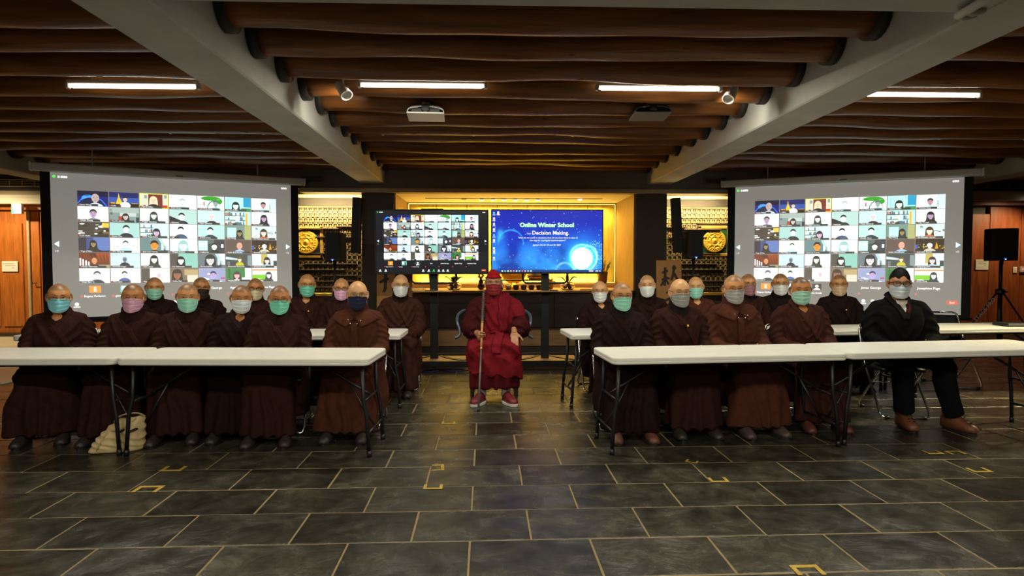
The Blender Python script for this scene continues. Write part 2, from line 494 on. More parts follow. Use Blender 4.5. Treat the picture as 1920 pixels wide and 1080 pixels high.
# led strips of the recess: lamps of their own
def strip(p0, p1, label, r=.010):
    mb = MB(); mb.tube([p0, p1], r, 6); c = (Vector(p0) + Vector(p1)) / 2
    t = empty('led_strip', label, 'light', c)
    o = obj('diffuser', mb, M_strip, t); o.location = -c
    hb = MB(); d = Vector((0, .016, 0)); hb.tube([Vector(p0) + d, Vector(p1) + d], r * 1.2, 4); h = obj('channel', hb, M_black, t); h.location = -c
strip((-1.48, 11.07, 2.505), (2.27, 11.07, 2.505), 'long yellow LED strip along the top of the golden altar recess', .008)
strip((-1.48, 11.06, 1.085), (2.27, 11.06, 1.085), 'long yellow LED strip low along the back of the altar recess', .006)
strip((2.265, 11.06, 1.10), (2.265, 11.06, 2.49), 'upright yellow LED strip in the right corner of the altar recess', .007)
strip((-1.475, 11.06, 1.10), (-1.475, 11.06, 2.49), 'upright yellow LED strip in the left corner of the altar recess', .007)
# track of small downlights in the recess soffit
tr = empty('spot_track', 'slim track of small downlights in the ceiling of the altar recess', 'light', (.4, 10.35, 2.53))
p = MB(); p.box((0, 0, -.006), (3.0, .07, .012), .002); obj('rail', p, M_grey, tr)
for k in range(6):
    p = MB(); p.lathe([(.0, -.03), (.035, -.03), (.045, -.006), (.0, -.006)], 10); obj('lamp_head', p, M_whiteplast, tr, (-.55 + k * .19, 0, 0))
    p = MB(); p.box((0, 0, -.032), (.07, .04, .004), .001); obj('lens', p, M_lit, tr, (-.55 + k * .19, 0, 0))
p = MB(); p.ell((1.12, 0, -.02), (.03, .03, .012), 10, 6); obj('lens', p, M_lit, tr)
p = MB(); p.ell((-.85, 0, -.02), (.05, .03, .012), 10, 6); obj('lamp_head', p, M_whiteplast, tr)

# altar counter and front
cnt = empty('altar_counter', 'long altar counter with wooden top edge and dark front below the golden recess', 'counter', (.395, 10.4, 0))
def cbox(n, x0, x1, y0, y1, z0, z1, mt, ch=.004):
    p = MB(); p.bb(x0 - .395, x1 - .395, y0 - 10.4, y1 - 10.4, z0, z1, ch); return obj(n, p, mt, cnt)
cbox('counter_top', -1.49, 2.28, 9.66, 11.10, .955, .995, M_shelfwood)
cbox('back_riser', -1.50, 2.29, 10.85, 11.09, .995, 1.065, M_shelfwood)
nf = 6; fw_ = 3.76 / nf
for k in range(nf):
    cbox('front_panel', -1.49 + fw_ * k + .003, -1.49 + fw_ * (k + 1) - .003, 9.70, 9.73, .40, .95, M_darkwood)
cbox('base_plinth', -1.50, 2.29, 9.72, 10.4, 0, .95, M_dark)
cbox('step_board', -1.9, 2.69, 9.42, 9.45, .14, .385, M_shelfwood)
cbox('step_top', -1.9, 2.69, 9.42, 9.67, .385, .40, M_darkwood)
cbox('toe_board', -1.9, 2.69, 9.45, 9.67, 0, .385, M_dark)
# stepped shelf on the counter behind the monk
sh = empty('altar_shelf', 'small raised shelf on the counter holding the bowls', 'shelf', (.42, 10.1, .995))
p = MB(); p.box((0, .05, .155), (1.16, .36, .018), .003); obj('shelf_board', p, M_darkwood, sh)
for sx in (-.56, .56):
    p = MB(); p.box((sx, .05, .073), (.02, .34, .146), .002); obj('leg', p, M_darkwood, sh)

# side cabinets of small gilt niches
def cabinet(x0, x1, which, medx, medz, green):
    yb = 10.62; zt = 2.40; zb = .93
    cx = (x0 + x1) / 2
    cab = empty('votive_cabinet', 'tall wall cabinet of tiny gilt niches %s the altar' % which, 'cabinet', (cx, yb, 0))
    w = x1 - x0
    p = MB(); p.bb(-w / 2, w / 2, .0, .06, zb, zt); obj('back_board', p, M_darkwood, cab)
    pit = .083; nx = int(w / pit); nz = int((zt - zb) / .087)
    g = MB(); figs = MB(); r5 = random.Random(11 if x0 < 0 else 12)
    for i in range(nx):
        for j in range(nz):
            x = -w / 2 + (i + .5) * w / nx; z = zb + (j + .5) * (zt - zb) / nz
            if abs(x + cx - medx) < .27 and abs(z - medz) < .27:
                continue
            s_ = .078; d = -.05 if j < nz * .55 else -.03
            t = .008
            g.bb(x - s_ / 2, x + s_ / 2, d, 0, z - s_ / 2, z - s_ / 2 + t); g.bb(x - s_ / 2, x + s_ / 2, d, 0, z + s_ / 2 - t, z + s_ / 2)
            g.bb(x - s_ / 2, x - s_ / 2 + t, d, 0, z - s_ / 2, z + s_ / 2); g.bb(x + s_ / 2 - t, x + s_ / 2, d, 0, z - s_ / 2, z + s_ / 2)
            figs.add(*_fig, 0, True, Matrix.Translation((x, -.012, z - .028)))
    o = obj('niche_frames', g, M_nicheframe, cab); o['kind'] = 'stuff'
    o = obj('niche_figures', figs, M_goldmetal, cab); o['kind'] = 'stuff'
    for (z, a, b_, d) in [(2.06, .15, .62, .10), (2.02, -.45, .2, .13), (1.88, -.2, .45, .10), (1.60, -.45, .05, .08), (1.42, -.4, .5, .08), (1.32, -.5, .3, .09), (1.22, -.1, .5, .08), (1.12, -.5, .5, .09), (1.02, -.45, .4, .09)]:
        if x0 > 0: a, b_ = -b_, -a
        a = max(a, -w / 2); b_ = min(b_, w / 2)
        p = MB(); p.bb(a, b_, -d, 0, z - .009, z + .009, .002); obj('ledge', p, M_darkwood, cab)
    p = MB(); p.bb(-w / 2, w / 2, -.09, .06, zb - .06, zb - .01, .003); obj('base_rail', p, M_goldmetal, cab)
    p = MB(); p.bb(-w / 2, w / 2, -.06, .06, 0, zb - .06, .003); obj('base_cabinet', p, M_darkwood, cab)
    p = MB(); p.bb(-w / 2, w / 2, -.17, .06, zt, 2.525, .003); obj('head_rail', p, M_dark, cab)
    p = MB(); p.tube([(-w / 2 + .02, -.13, zt - .005), (w / 2 - .02, -.13, zt - .005)], .012, 6); obj('light_strip', p, M_strip, cab)
    md = empty('medallion', 'golden relief medallion on %s square, cabinet %s the altar' % ('a dark green' if green else 'a dark blue', which), 'medallion', (medx, yb - .03, medz))
    p = MB(); p.box((0, 0, 0), (.50, .03, .50), .003); obj('panel', p, mat('medallion_ground', (.008, .05, .022) if green else (.010, .012, .028), .4), md)
    for (dx, dz, sx, sz) in ((0, .24, .56, .05), (0, -.24, .56, .05), (.255, 0, .05, .53), (-.255, 0, .05, .53)):
        p = MB(); p.box((dx, -.01, dz), (sx, .05, sz), .008); obj('frame', p, M_goldmetal, md)
    p = MB(); R = Matrix.Rotation(PI / 2, 4, 'X')
    p.lathe([(0, .075), (.03, .072), (.045, .055), (.075, .052), (.08, .066), (.088, .052), (.13, .050), (.137, .064), (.146, .050), (.172, .050), (.186, .060), (.200, .046), (.204, .0), (0, 0)], 40, 0, R)
    for k in range(24):
        a = 2 * PI * k / 24
        p.ell((.158 * math.cos(a), -.054, .158 * math.sin(a)), (.012, .010, .012), 6, 4)
    for k in range(8):
        a = 2 * PI * k / 8
        p.ell((.108 * math.cos(a), -.054, .108 * math.sin(a)), (.020, .010, .020), 8, 4)
    obj('disc', p, M_goldbright, md)
_fm = MB(); _fm.ell((0, 0, .014), (.018, .010, .016), 7, 4); _fm.ell((0, 0, .037), (.009, .008, .010), 6, 4); _fig = (_fm.v, _fm.f)
M_nicheframe = mat('niche_frame', (.24, .18, .09), .5, metal=.2, var=.35, scale=9)
M_goldbright = mat('medallion_gold', (.85, .50, .06), .35, metal=.55)
cabinet(-3.55, -2.05, 'left of', -3.16, 1.79, False)
cabinet(2.84, 4.30, 'right of', 3.92, 1.82, True)
for x0, x1 in ((-3.6, -2.03), (2.82, 4.4)):
    p = MB(); p.bb(x0, x1, 9.86, 10.9, 2.53, 2.6); structure(obj('ceiling_side_recess', p, M_cream))
    p = MB(); p.bb(x0, x1, 10.72, 10.82, 0, 2.6); structure(obj('wall_side_recess', p, M_dark))

# far side walls
p = MB(); p.bb(-11.8, -3.6, 12.3, 12.45, 0, 3.14); structure(obj('wall_back_left', p, M_doorwood))
p = MB(); p.bb(-11.8, -3.6, 12.05, 12.3, 2.78, 3.14); structure(obj('trim_2', p, M_dark))
p = MB(); p.bb(-11.8, -3.6, 11.95, 12.3, 2.57, 2.74, .004); structure(obj('trim_3', p, M_cream))
p = MB(); p.bb(-11.8, -3.6, 12.0, 12.3, 2.74, 2.82, .004); structure(obj('trim_4', p, M_trimtan))
p = MB(); p.bb(4.4, 11.8, 12.3, 12.45, 0, 3.14); wr = structure(obj('wall_back_right', p, M_dark))
for k, (a, b_) in enumerate([(8.4, 9.2), (9.21, 10.28), (10.29, 10.95), (10.96, 11.7)]):
    p = MB(); p.bb(a, b_, 12.22, 12.3, .08, 2.45 if k == 1 else 2.60, .006); obj('panel', p, M_wallwood, wr)
p = MB(); p.bb(4.4, 11.8, 12.0, 12.3, 2.70, 2.90, .004); structure(obj('trim_5', p, M_trimtan))
p = MB(); p.bb(4.4, 11.8, 12.1, 12.3, 2.62, 2.70, .004); structure(obj('trim_6', p, M_wallwood))
p = MB(); p.bb(-12, -11.8, -2, 12.45, 0, 3.14); structure(obj('wall_left', p, M_cream))
p = MB(); p.bb(11.8, 12, -2, 12.45, 0, 3.14); structure(obj('wall_right', p, M_wallwood))

# wooden double door at the far left
dr = structure(link('door_1', None, None, (-9.6, 12.2, 0)))
p = MB(); p.bb(-1.20, .56, .02, .09, .07, 2.44, .006); obj('door_leaf', p, M_doorwood, dr)
for (a, b_) in ((-1.15, -.58), (-.52, .02), (.08, .48)):
    p = MB(); p.bb(a, b_, -.005, .03, .20, 2.22, .010); obj('door_panel', p, M_doorwood, dr)
p = MB(); p.bb(.58, .63, -.03, .08, .05, 2.44, .006); obj('edge_strip', p, M_trimtan, dr)
p = MB(); p.bb(.64, .80, .0, .09, .05, 2.44, .006); p.bb(.82, 1.10, .0, .09, .05, 2.44, .006); obj('side_panel', p, M_doorwood, dr)
p = MB(); p.bb(-1.3, 1.15, -.03, .09, 2.47, 2.56, .006); obj('door_head', p, M_doorwood, dr)
p = MB(); p.bb(-1.3, 1.15, -.10, .10, .012, .07, .004); obj('threshold', p, M_darkwood, dr)
p = MB(); p.tube([(.70, -.03, 1.05), (.70, -.07, 1.05), (.78, -.07, 1.05)], .010, 8); obj('handle', p, M_black, dr)

def wall_notice(label, loc, w, h, lines):
    t = empty('notice', label, 'paper', loc)
    p = MB(); p.box((0, 0, 0), (w, .004, h), 0); obj('sheet', p, M_paper, t)
    p = MB()
    for (x, z, l) in lines:
        for q in range(int(l / .022)):
            p.box((x + q * .022, -.0035, z), (.013, .002, .008), 0)
    obj('writing', p, M_ink, t)
wall_notice('white paper notice taped to the wooden door at far left', (-9.35, 12.17, 1.375), .30, .20, [(-.12, .05, .24), (-.08, .015, .20), (.04, -.03, .08)])
wall_notice('cream paper notice on the wooden wall beside the right screen', (10.13, 12.205, 1.41), .27, .21, [(-.10, .07, .22), (-.08, .03, .18), (.05, -.01, .06)])
t = empty('exit_sign', 'small lit white and green exit sign above the wooden door', 'sign', (-8.98, 11.92, 2.47))
p = MB(); p.box((0, 0, 0), (.185, .07, .20), .004); obj('housing', p, M_whiteplast, t)
p = MB(); p.box((.006, -.037, -.004), (.165, .006, .175), .001); obj('lit_face', p, emis('exit_face', (.95, 1, .97), 2.2), t)
p = MB(); p.box((-.078, -.041, -.02), (.022, .004, .13), 0); p.box((-.055, -.041, -.065), (.03, .004, .04), 0); obj('green_field', p, emis('exit_green', (.05, .75, .33), 1.2), t)
p = MB(); p.box((.085, -.04, .09), (.018, .01, .018), .002); obj('indicator', p, M_redled, t)
t = empty('wall_switch', 'pale wall switch plate on the wooden wall at far right', 'switch', (10.83, 12.205, 1.30))
p = MB(); p.box((0, 0, 0), (.08, .012, .12), .003); obj('plate', p, M_paper, t)
p = MB(); p.box((0, -.01, .01), (.03, .01, .05), .002); obj('rocker', p, M_whiteplast, t)
t = empty('control_panel', 'dark wall control box with a red light at far right', 'switch', (10.98, 12.20, 1.31))
p = MB(); p.box((0, 0, 0), (.11, .03, .12), .004); obj('box', p, M_grey, t)
p = MB(); p.ell((0, -.018, .005), (.012, .006, .012), 8, 5); obj('indicator', p, M_redled, t)
t = empty('downlight', 'bright round downlight under the ceiling trim at far right', 'light', (10.93, 11.9, 2.76))
p = MB(); p.lathe([(0, .03), (.06, .03), (.065, .0), (.05, -.005), (0, -.005)], 16); obj('housing', p, M_whiteplast, t)
p = MB(); p.ell((0, -.02, -.012), (.045, .045, .018), 12, 6); obj('lamp', p, M_lit, t)
def vent(label, x0, x1, z0, z1, y, n, mt):
    t = empty('air_vent', label, 'vent', ((x0 + x1) / 2, y, (z0 + z1) / 2)); w = x1 - x0; h = z1 - z0
    p = MB(); p.box((0, .02, 0), (w, .01, h)); obj('backing', p, M_black, t)
    p = MB(); p.box((0, 0, h / 2), (w + .02, .03, .014), .002); p.box((0, 0, -h / 2), (w + .02, .03, .014), .002); p.box((w / 2, 0, 0), (.014, .03, h), .002); p.box((-w / 2, 0, 0), (.014, .03, h), .002); obj('frame', p, mt, t)
    for k in range(n):
        p = MB(); p.box((0, .006, -h / 2 + (k + .7) * h / (n + .4)), (w, .02, .006), 0, 0, (.5, 0, 0)); obj('slat', p, mt, t)
    if w > 1:
        for k in range(1, int(w / .235)):
            p = MB(); p.box((-w / 2 + k * .235, -.004, 0), (.012, .02, h), 0); obj('divider', p, mt, t)
vent('long slatted air grille on the bulkhead over the wooden door', -10.6, -8.2, 2.90, 3.03, 12.02, 3, M_trimtan)
vent('small dark air vent beside the left screen casing', -2.96, -2.62, 2.68, 2.79, 9.63, 3, M_header)
vent('small dark air vent beside the right screen casing', 3.41, 3.75, 2.69, 2.79, 9.63, 3, M_header)
vent('long dark air grille above the wooden wall at far right', 9.6, 11.6, 2.96, 3.06, 12.08, 3, M_header)
# =================================================================== CEILING FITTINGS
tb = MB(); tb.tube([(-.515, 0, 0), (-.49, 0, 0), (.49, 0, 0), (.515, 0, 0)], [.006, .014, .014, .006], 10)
hs = MB(); hs.box((0, 0, .034), (1.06, .05, .034), .006)
ec = MB(); ec.box((0, 0, .006), (.03, .045, .05), .005)
hang = MB(); hang.tube([(-.35, 0, .045), (-.35, 0, .215)], .008, 6); hang.tube([(.35, 0, .045), (.35, 0, .215)], .008, 6)
me_t, me_off, me_h, me_e, me_w = tb.mesh('tube', [M_lit]), tb.mesh('tube', [M_grey]), hs.mesh('housing', [M_whiteplast]), ec.mesh('end_cap', [M_grey]), hang.mesh('hanger', [M_grey])
me_hd = hs.mesh('housing', [M_black])
def tube_light(x, y, z, lit, label, group, rz=0.0, watts=TUBE_W):
    t = empty('tube_light', label, 'light', (x, y, z), rz, group)
    link('tube', me_t if lit else me_off, t); link('housing', me_h if lit else me_hd, t); link('end_cap', me_e, t, (-.53, 0, 0)); link('end_cap', me_e, t, (.53, 0, 0)); link('hanger', me_w, t)
    if lit:
        a = area_light('tube_lamp', (0, 0, -.02), (0, 0, 0), 1.04, .04, watts, TUBE_COL); a.parent = t
LG = 'tube lights under the logs'
tube_light(-2.955, 5.2, 2.875, True, 'lit tube light in the left bay, above the left screen', LG)
tube_light(-.57, 5.2, 2.905, True, 'lit tube light in the middle bay, left of its two', LG)
tube_light(1.435, 5.2, 2.90, True, 'lit tube light in the middle bay, right of its two', LG)
tube_light(3.72, 5.2, 2.87, True, 'lit tube light in the right bay, above the right screen', LG)
for x, lab in ((-5.2, 'unlit tube light at the far left edge of the left bay'), (-3.17, 'unlit tube light in the left bay close to the concrete beam'),
               (-.73, 'unlit tube light in the middle bay behind the left ceiling projector'), (1.5, 'unlit tube light in the middle bay behind the right ceiling projector'),
               (3.95, 'unlit tube light in the right bay close to the concrete beam'), (5.95, 'unlit tube light at the far right edge of the right bay')):
    tube_light(x, 7.22, 2.935, False, lab, LG)
tube_light(1.19, 9.0, 3.0, False, 'unlit tube light nearest the altar recess', LG)
# the same fittings go on over the front of the hall
for y, wd in ((1.2, 'first'), (-1.2, 'second')):
    for x, wx in ((-3.0, 'far left'), (-.55, 'left middle'), (1.45, 'right middle'), (3.8, 'far right')):
        tube_light(x, y, 2.88, True, 'lit tube light at the %s of the %s row over the front hall' % (wx, wd), 'tube lights over the front of the hall', 0, TUBE_W_FRONT if y > 0 else TUBE_W_FRONT * .55)

def ceiling_spot(x, y, z, tgt, label):
    t = empty('ceiling_spotlight', label, 'light', (x, y, z))
    d = (Vector(tgt) - Vector((x, y, z))).normalized(); R = d.to_track_quat('-Z', 'Y').to_matrix().to_4x4()
    p = MB(); p.lathe([(.0, .09), (.034, .09), (.040, .07), (.050, -.06), (.052, -.075), (.044, -.075), (.038, -.04), (0, -.04)], 16, 0, R); obj('lamp_head', p, M_whiteplast, t)
    p = MB(); p.tube([(0, 0, .03), (0, 0, .16), (0, .0, .25)], .010, 8); p.box((0, 0, .25), (.10, .05, .03), .004); obj('bracket', p, M_whiteplast, t)
ceiling_spot(-1.235, 5.2, 2.865, (-.95, 4.95, 2.45), 'small white spotlight by the left beam, beside a lit tube')
ceiling_spot(2.06, 5.2, 2.865, (1.78, 4.95, 2.45), 'small white spotlight by the right beam, beside a lit tube')
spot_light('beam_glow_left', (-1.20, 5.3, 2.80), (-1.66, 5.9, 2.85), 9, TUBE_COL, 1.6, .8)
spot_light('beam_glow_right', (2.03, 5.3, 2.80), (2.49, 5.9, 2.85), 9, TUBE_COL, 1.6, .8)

def ceil_projector(x, y, z, rz, body_m, label):
    t = empty('ceiling_projector', label, 'projector', (x, y, z), rz)
    g = []
    for i in range(13):
        u = i / 12; a = PI * u; row = []
        for (yy, hh) in ((-.17, .060), (-.14, .085), (.10, .085), (.16, .07)):
            row.append(Vector((-.17 * math.cos(a), yy, hh * max(0, math.sin(a)) ** .55)))
        g.append(row)
    p = MB(); p.sheet(g, .008, 0); obj('cover', p, body_m, t)
    p = MB(); p.box((0, 0, .006), (.345, .34, .014), .004); obj('base_plate', p, body_m, t)
    p = MB(); p.box((0, -.02, .035), (.28, .26, .05), .01); obj('body', p, M_black, t)
    R = Matrix.Translation((0, -.165, .04)) @ Matrix.Rotation(PI / 2, 4, 'X')
    p = MB(); p.box((0, -.15, .05), (.075, .05, .055), .006); obj('lens_housing', p, M_black, t)
    p = MB(); p.lathe([(0, .02), (.02, .02), (.026, .012), (.026, -.02), (0, -.02)], 16, 0, R); obj('lens', p, M_glass, t)
    p = MB(); p.box((0, -.06, .105), (.075, .09, .03), .004); p.tube([(0, .0, .09), (0, .0, 3.13 - z)], .018, 10); obj('mount_pole', p, M_grey, t)
    p = MB(); p.box((0, 0, 3.125 - z), (.14, .14, .012), .003); obj('ceiling_plate', p, M_grey, t)
    p = MB(); p.tube([(.05, .12, .08), (.09, .16, .16), (.06, .1, 3.12 - z)], .006, 6); obj('cable', p, M_black, t)
    p = MB(); p.box((-.085, -.165, .055), (.03, .012, .008), .001); obj('indicator', p, M_whiteplast, t)
ceil_projector(-.615, 5.9, 2.81, .06, M_whiteplast, 'white ceiling projector with rounded cover, left of the two')
ceil_projector(1.54, 5.9, 2.835, -.05, mat('dark_projector', (.14, .14, .13), .5), 'dark ceiling projector, right of the two')

# pipes at the right front corner of the beams
t = empty('ceiling_pipe', 'pair of bent painted conduit pipes under the front beam at top right', 'pipe', (2.35, 2.9, 2.66))
for k in range(2):
    o_ = .055 * k
    p = MB(); p.tube([(.12, .17 - o_, .02), (.06, .16 - o_, .0), (-.02, .10 - o_, -.018), (-.04, -.10 - o_, -.02), (.02, -.5, -.02), (.05, -.9, -.02)], .020, 10); obj('conduit', p, M_concrete, t)

# =================================================================== FLOOR TAPE MARKS
def tape_mark(x, y, rz, s, label):
    p = MB()
    for (cx, cy, sx, sy) in ((-.05, .0115, .020, .060), (.05, .0115, .020, .060), (0, -.030, .12, .022)):
        p.box((cx * s, cy * s, .0009), (sx * s, sy * s, .0012), 0)
    o = obj('tape_mark', p, M_tape, None, (x, y, .0022), (0, 0, rz)); tag(o, label, 'tape', 'yellow tape marks on the slate floor')
for (x, y, rz, s_, lab) in [
    (-2.18, 4.205, .0, 1.2, 'yellow tape mark under the second front table from the left, farther of two'),
    (-2.14, 3.825, PI, 1.3, 'yellow tape mark in front of the left tables, nearer of two'),
    (-.365, 4.165, PI / 2 + .1, 1.0, 'yellow tape mark on the slate left of the aisle, middle of three'),
    (-.365, 3.80, 0.0, 1.0, 'yellow tape mark on the slate left of the aisle, nearest of three'),
    (-.375, 5.36, .0, 1.0, 'yellow tape mark on the slate left of the aisle, farthest of three'),
    (1.43, 4.235, -.6, .7, 'small yellow tape mark before the table legs right of the aisle'),
    (1.48, 3.86, .0, 1.0, 'yellow tape mark on the slate before the third right monastic'),
    (3.30, 4.38, 0, 1.0, 'yellow tape mark before the man in black, left one of a close pair'),
    (3.46, 4.37, PI, 1.0, 'yellow tape mark before the man in black, right one of a close pair'),
    (3.33, 3.985, 0, 1.1, 'yellow tape mark alone on the slate at far right'),
    (1.45, 2.69, PI, 1.1, 'yellow tape mark nearest the viewer, lone at the bottom edge')]:
    tape_mark(x, y, rz, s_, lab)
# =================================================================== TABLES AND CHAIRS
def tabletop_mesh(L):
    m = MB(); d = .60; r = .055; nc = 6
    def outline(ins):
        pts = []
        for (cx, cy, a0) in ((L / 2 - r, d / 2 - r, 0), (-L / 2 + r, d / 2 - r, PI / 2), (-L / 2 + r, -d / 2 + r, PI), (L / 2 - r, -d / 2 + r, 1.5 * PI)):
            for k in range(nc + 1):
                a = a0 + PI / 2 * k / nc
                pts.append((cx + (r - ins) * math.cos(a), cy + (r - ins) * math.sin(a)))
        return pts
    prof = [(.012, .678), (.003, .682), (.0, .690), (.0, .698), (.004, .7015), (.0, .705), (.0, .722), (.004, .729), (.010, .7305), (.018, .730)]
    rings = [[(x, y, z) for x, y in outline(i)] for i, z in prof]
    m.loft(rings, 0, False)
    return m.mesh('tabletop', [M_white])
def leg_mesh(sx, sy, L):
    m = MB(); x = sx * (L / 2 - .075)
    m.tube([(x, sy * .20, .68), (x + sx * .01, sy * .205, .42), (x + sx * .035, sy * .215, .30), (x + sx * .055, sy * .22, .03)], .0145, 10)
    m.tube([(x + sx * .054, sy * .22, .045), (x + sx * .056, sy * .22, .0)], .018, 10)
    return m.mesh('leg', [M_black])
TL = 1.83
tt_me = tabletop_mesh(TL)
leg_me = {(a, b): leg_mesh(a, b, TL) for a in (-1, 1) for b in (-1, 1)}
def bar_mesh(sx):
    m = MB(); x = sx * (TL / 2 - .075)
    m.tube([(x + sx * .012, -.2, .40), (x + sx * .012, .2, .40)], .011, 8)
    m.tube([(x + sx * .046, -.215, .17), (x + sx * .046, .215, .17)], .010, 8)
    return m.mesh('cross_bar', [M_black])
def brace_mesh(sx):
    m = MB(); x = sx * (TL / 2 - .075)
    m.tube([(sx * .42, 0, .675), (x - sx * .02, 0, .43), (x + sx * .008, .03, .40)], .011, 8)
    m.tube([(x - sx * .14, 0, .50), (x - sx * .02, -.02, .28), (x + sx * .046, 0, .17)], .009, 8)
    return m.mesh('folding_brace', [M_black])
bar_me = {s_: bar_mesh(s_) for s_ in (-1, 1)}; brc_me = {s_: brace_mesh(s_) for s_ in (-1, 1)}
rail = MB()
for y in (-.22, .22):
    rail.box((0, y, .669), (TL - .22, .022, .020), .002)
rail_me = rail.mesh('side_rail', [M_black])
def table(cx, cy, rz, label, dz=0.0):
    t = empty('folding_table', label, 'table', (cx, cy, 0), rz, 'white folding tables in two rows')
    link('tabletop', tt_me, t)
    for k in leg_me: link('leg', leg_me[k], t)
    for s_ in (-1, 1):
        link('cross_bar', bar_me[s_], t); link('folding_brace', brc_me[s_], t)
    link('side_rail', rail_me, t)
    return t
def table_between(p0, p1, label):
    """p0, p1: front-left and front-right top corners on the floor plan"""
    a = Vector((p0[0], p0[1])); b_ = Vector((p1[0], p1[1])); d = (b_ - a); rz = math.atan2(d.y, d.x)
    c = (a + b_) / 2 + Vector((-math.sin(rz), math.cos(rz))) * .30
    t = table(c.x, c.y, rz, label); t.scale = (max(1.0, d.length / TL), 1, 1); return t
table_between((-2.70, 4.435), (-.872, 4.345), 'white folding table in the front row just left of the aisle')
table_between((-4.545, 4.475), (-2.715, 4.445), 'white folding table in the front row at far left, cut by the frame')
table_between((.878, 4.325), (2.705, 4.475), 'white folding table in the front row just right of the aisle')
table_between((2.735, 4.51), (4.73, 4.715), 'white folding table in the front row at far right, before the man in black')
table_between((-2.70, 5.86), (-.872, 5.85), 'white folding table in the back row just left of the aisle')
table_between((-4.55, 5.90), (-2.72, 5.87), 'white folding table in the back row at far left')
table_between((.775, 5.80), (2.60, 5.96), 'white folding table in the back row just right of the aisle')
table_between((2.63, 5.985), (4.455, 6.14), 'white folding table in the back row behind the man in black')
table_between((4.48, 6.16), (6.30, 6.32), 'white folding table in the back row at far right, before the empty chair')

def folding_chair_meshes():
    d = {}
    m = MB()
    for s_ in (-1, 1):
        pass
    # long frame: back top, down to the front foot, across the floor
    def U(pts_half, r, n=8):
        pts = pts_half + [(-x, y, z) for x, y, z in reversed(pts_half)]
        mm = MB(); mm.tube(pts, r, n); return mm
    d['back_frame'] = U([(.0, .265, .835), (.14, .265, .835), (.19, .26, .815), (.205, .245, .77), (.21, .10, .44), (.215, -.19, .06), (.205, -.21, .02), (.17, -.215, .013), (.0, -.215, .013)], .0115).mesh('back_frame', [M_chrome])
    d['rear_frame'] = U([(.19, -.13, .425), (.195, .0, .30), (.20, .24, .06), (.19, .255, .02), (.16, .258, .013), (.0, .258, .013)], .0105).mesh('rear_frame', [M_chrome])
    g = []
    for i in range(9):
        u = -1 + 2 * i / 8; row = []
        for j in range(9):
            v = -1 + 2 * j / 8
            k = max(abs(u), abs(v))
            row.append(Vector((.195 * u * (1 - .06 * v * v), .02 + .20 * v, .448 - .012 * (1 - u * u) * 0 - .012 * k ** 6)))
        g.append(row)
    m = MB(); m.sheet([list(reversed(r)) for r in g], .030); d['seat'] = m.mesh('seat', [M_vinyl])
    g = []
    for i in range(11):
        u = -1 + 2 * i / 10; row = []
        for j in range(6):
            v = j / 5
            zt = .80 - .035 * abs(u) ** 3; zb = .60
            row.append(Vector((.20 * u, .222 - .16 * 0 + .052 * (v) + .02 * (1 - u * u), zb + (zt - zb) * v)))
        g.append(row)
    m = MB(); m.sheet(g, .024); d['backrest'] = m.mesh('backrest', [M_vinyl])
    m = MB(); m.tube([(-.205, .0, .30), (.205, .0, .30)], .007, 6); d['stretcher'] = m.mesh('stretcher', [M_chrome])
    m = MB()
    m.tube([(-.02, 0, 0), (.02, 0, 0)], .0135, 8)
    d['rubber_foot'] = m.mesh('rubber_foot', [M_vinyl])
    return d
CH = folding_chair_meshes()
def folding_chair(x, y, rz, label):
    t = empty('folding_chair', label, 'chair', (x, y, 0), rz, 'black folding chairs with chrome frames')
    for k in ('seat', 'backrest', 'back_frame', 'rear_frame', 'stretcher'):
        link(k, CH[k], t)
    for fx in (-.16, .16):
        for fy in (-.215, .258): link('rubber_foot', CH['rubber_foot'], t, (fx, fy, .0138))
    return t

# =================================================================== TEXT AS FLAT PRINT
_tc = {}
def text_geo(s_, bold=0.0):
    k = (s_, bold)
    if k not in _tc:
        cu = bpy.data.curves.new('t', 'FONT'); cu.body = s_; cu.size = 1.0; cu.offset = bold; cu.resolution_u = 2
        cu.align_x = 'LEFT'
        o = bpy.data.objects.new('t', cu); COL.objects.link(o)
        me = bpy.data.meshes.new_from_object(o.evaluated_get(bpy.context.evaluated_depsgraph_get()))
        v = [(p.co.x, p.co.y) for p in me.vertices]; f = [list(p.vertices) for p in me.polygons]
        bpy.data.objects.remove(o, do_unlink=True); bpy.data.curves.remove(cu); bpy.data.meshes.remove(me)
        w = max((p[0] for p in v), default=0)
        _tc[k] = (v, f, w)
    return _tc[k]
def lin(h):
    h = h.lstrip('#'); c = [int(h[i:i + 2], 16) / 255 for i in (0, 2, 4)]
    return tuple(x / 12.92 if x <= .04045 else ((x + .055) / 1.055) ** 2.4 for x in c)
def clip_poly(P, x0, y0, x1, y1):
    for ax, lim, sg in ((0, x0, 1), (0, x1, -1), (1, y0, 1), (1, y1, -1)):
        Q = []
        for i in range(len(P)):
            a, b_ = P[i - 1], P[i]
            ia, ib = (a[ax] - lim) * sg >= 0, (b_[ax] - lim) * sg >= 0
            if ia != ib:
                t = (lim - a[ax]) / (b_[ax] - a[ax]); Q.append((a[0] + (b_[0] - a[0]) * t, a[1] + (b_[1] - a[1]) * t))
            if ib: Q.append(b_)
        P = Q
        if not P: return P
    return P
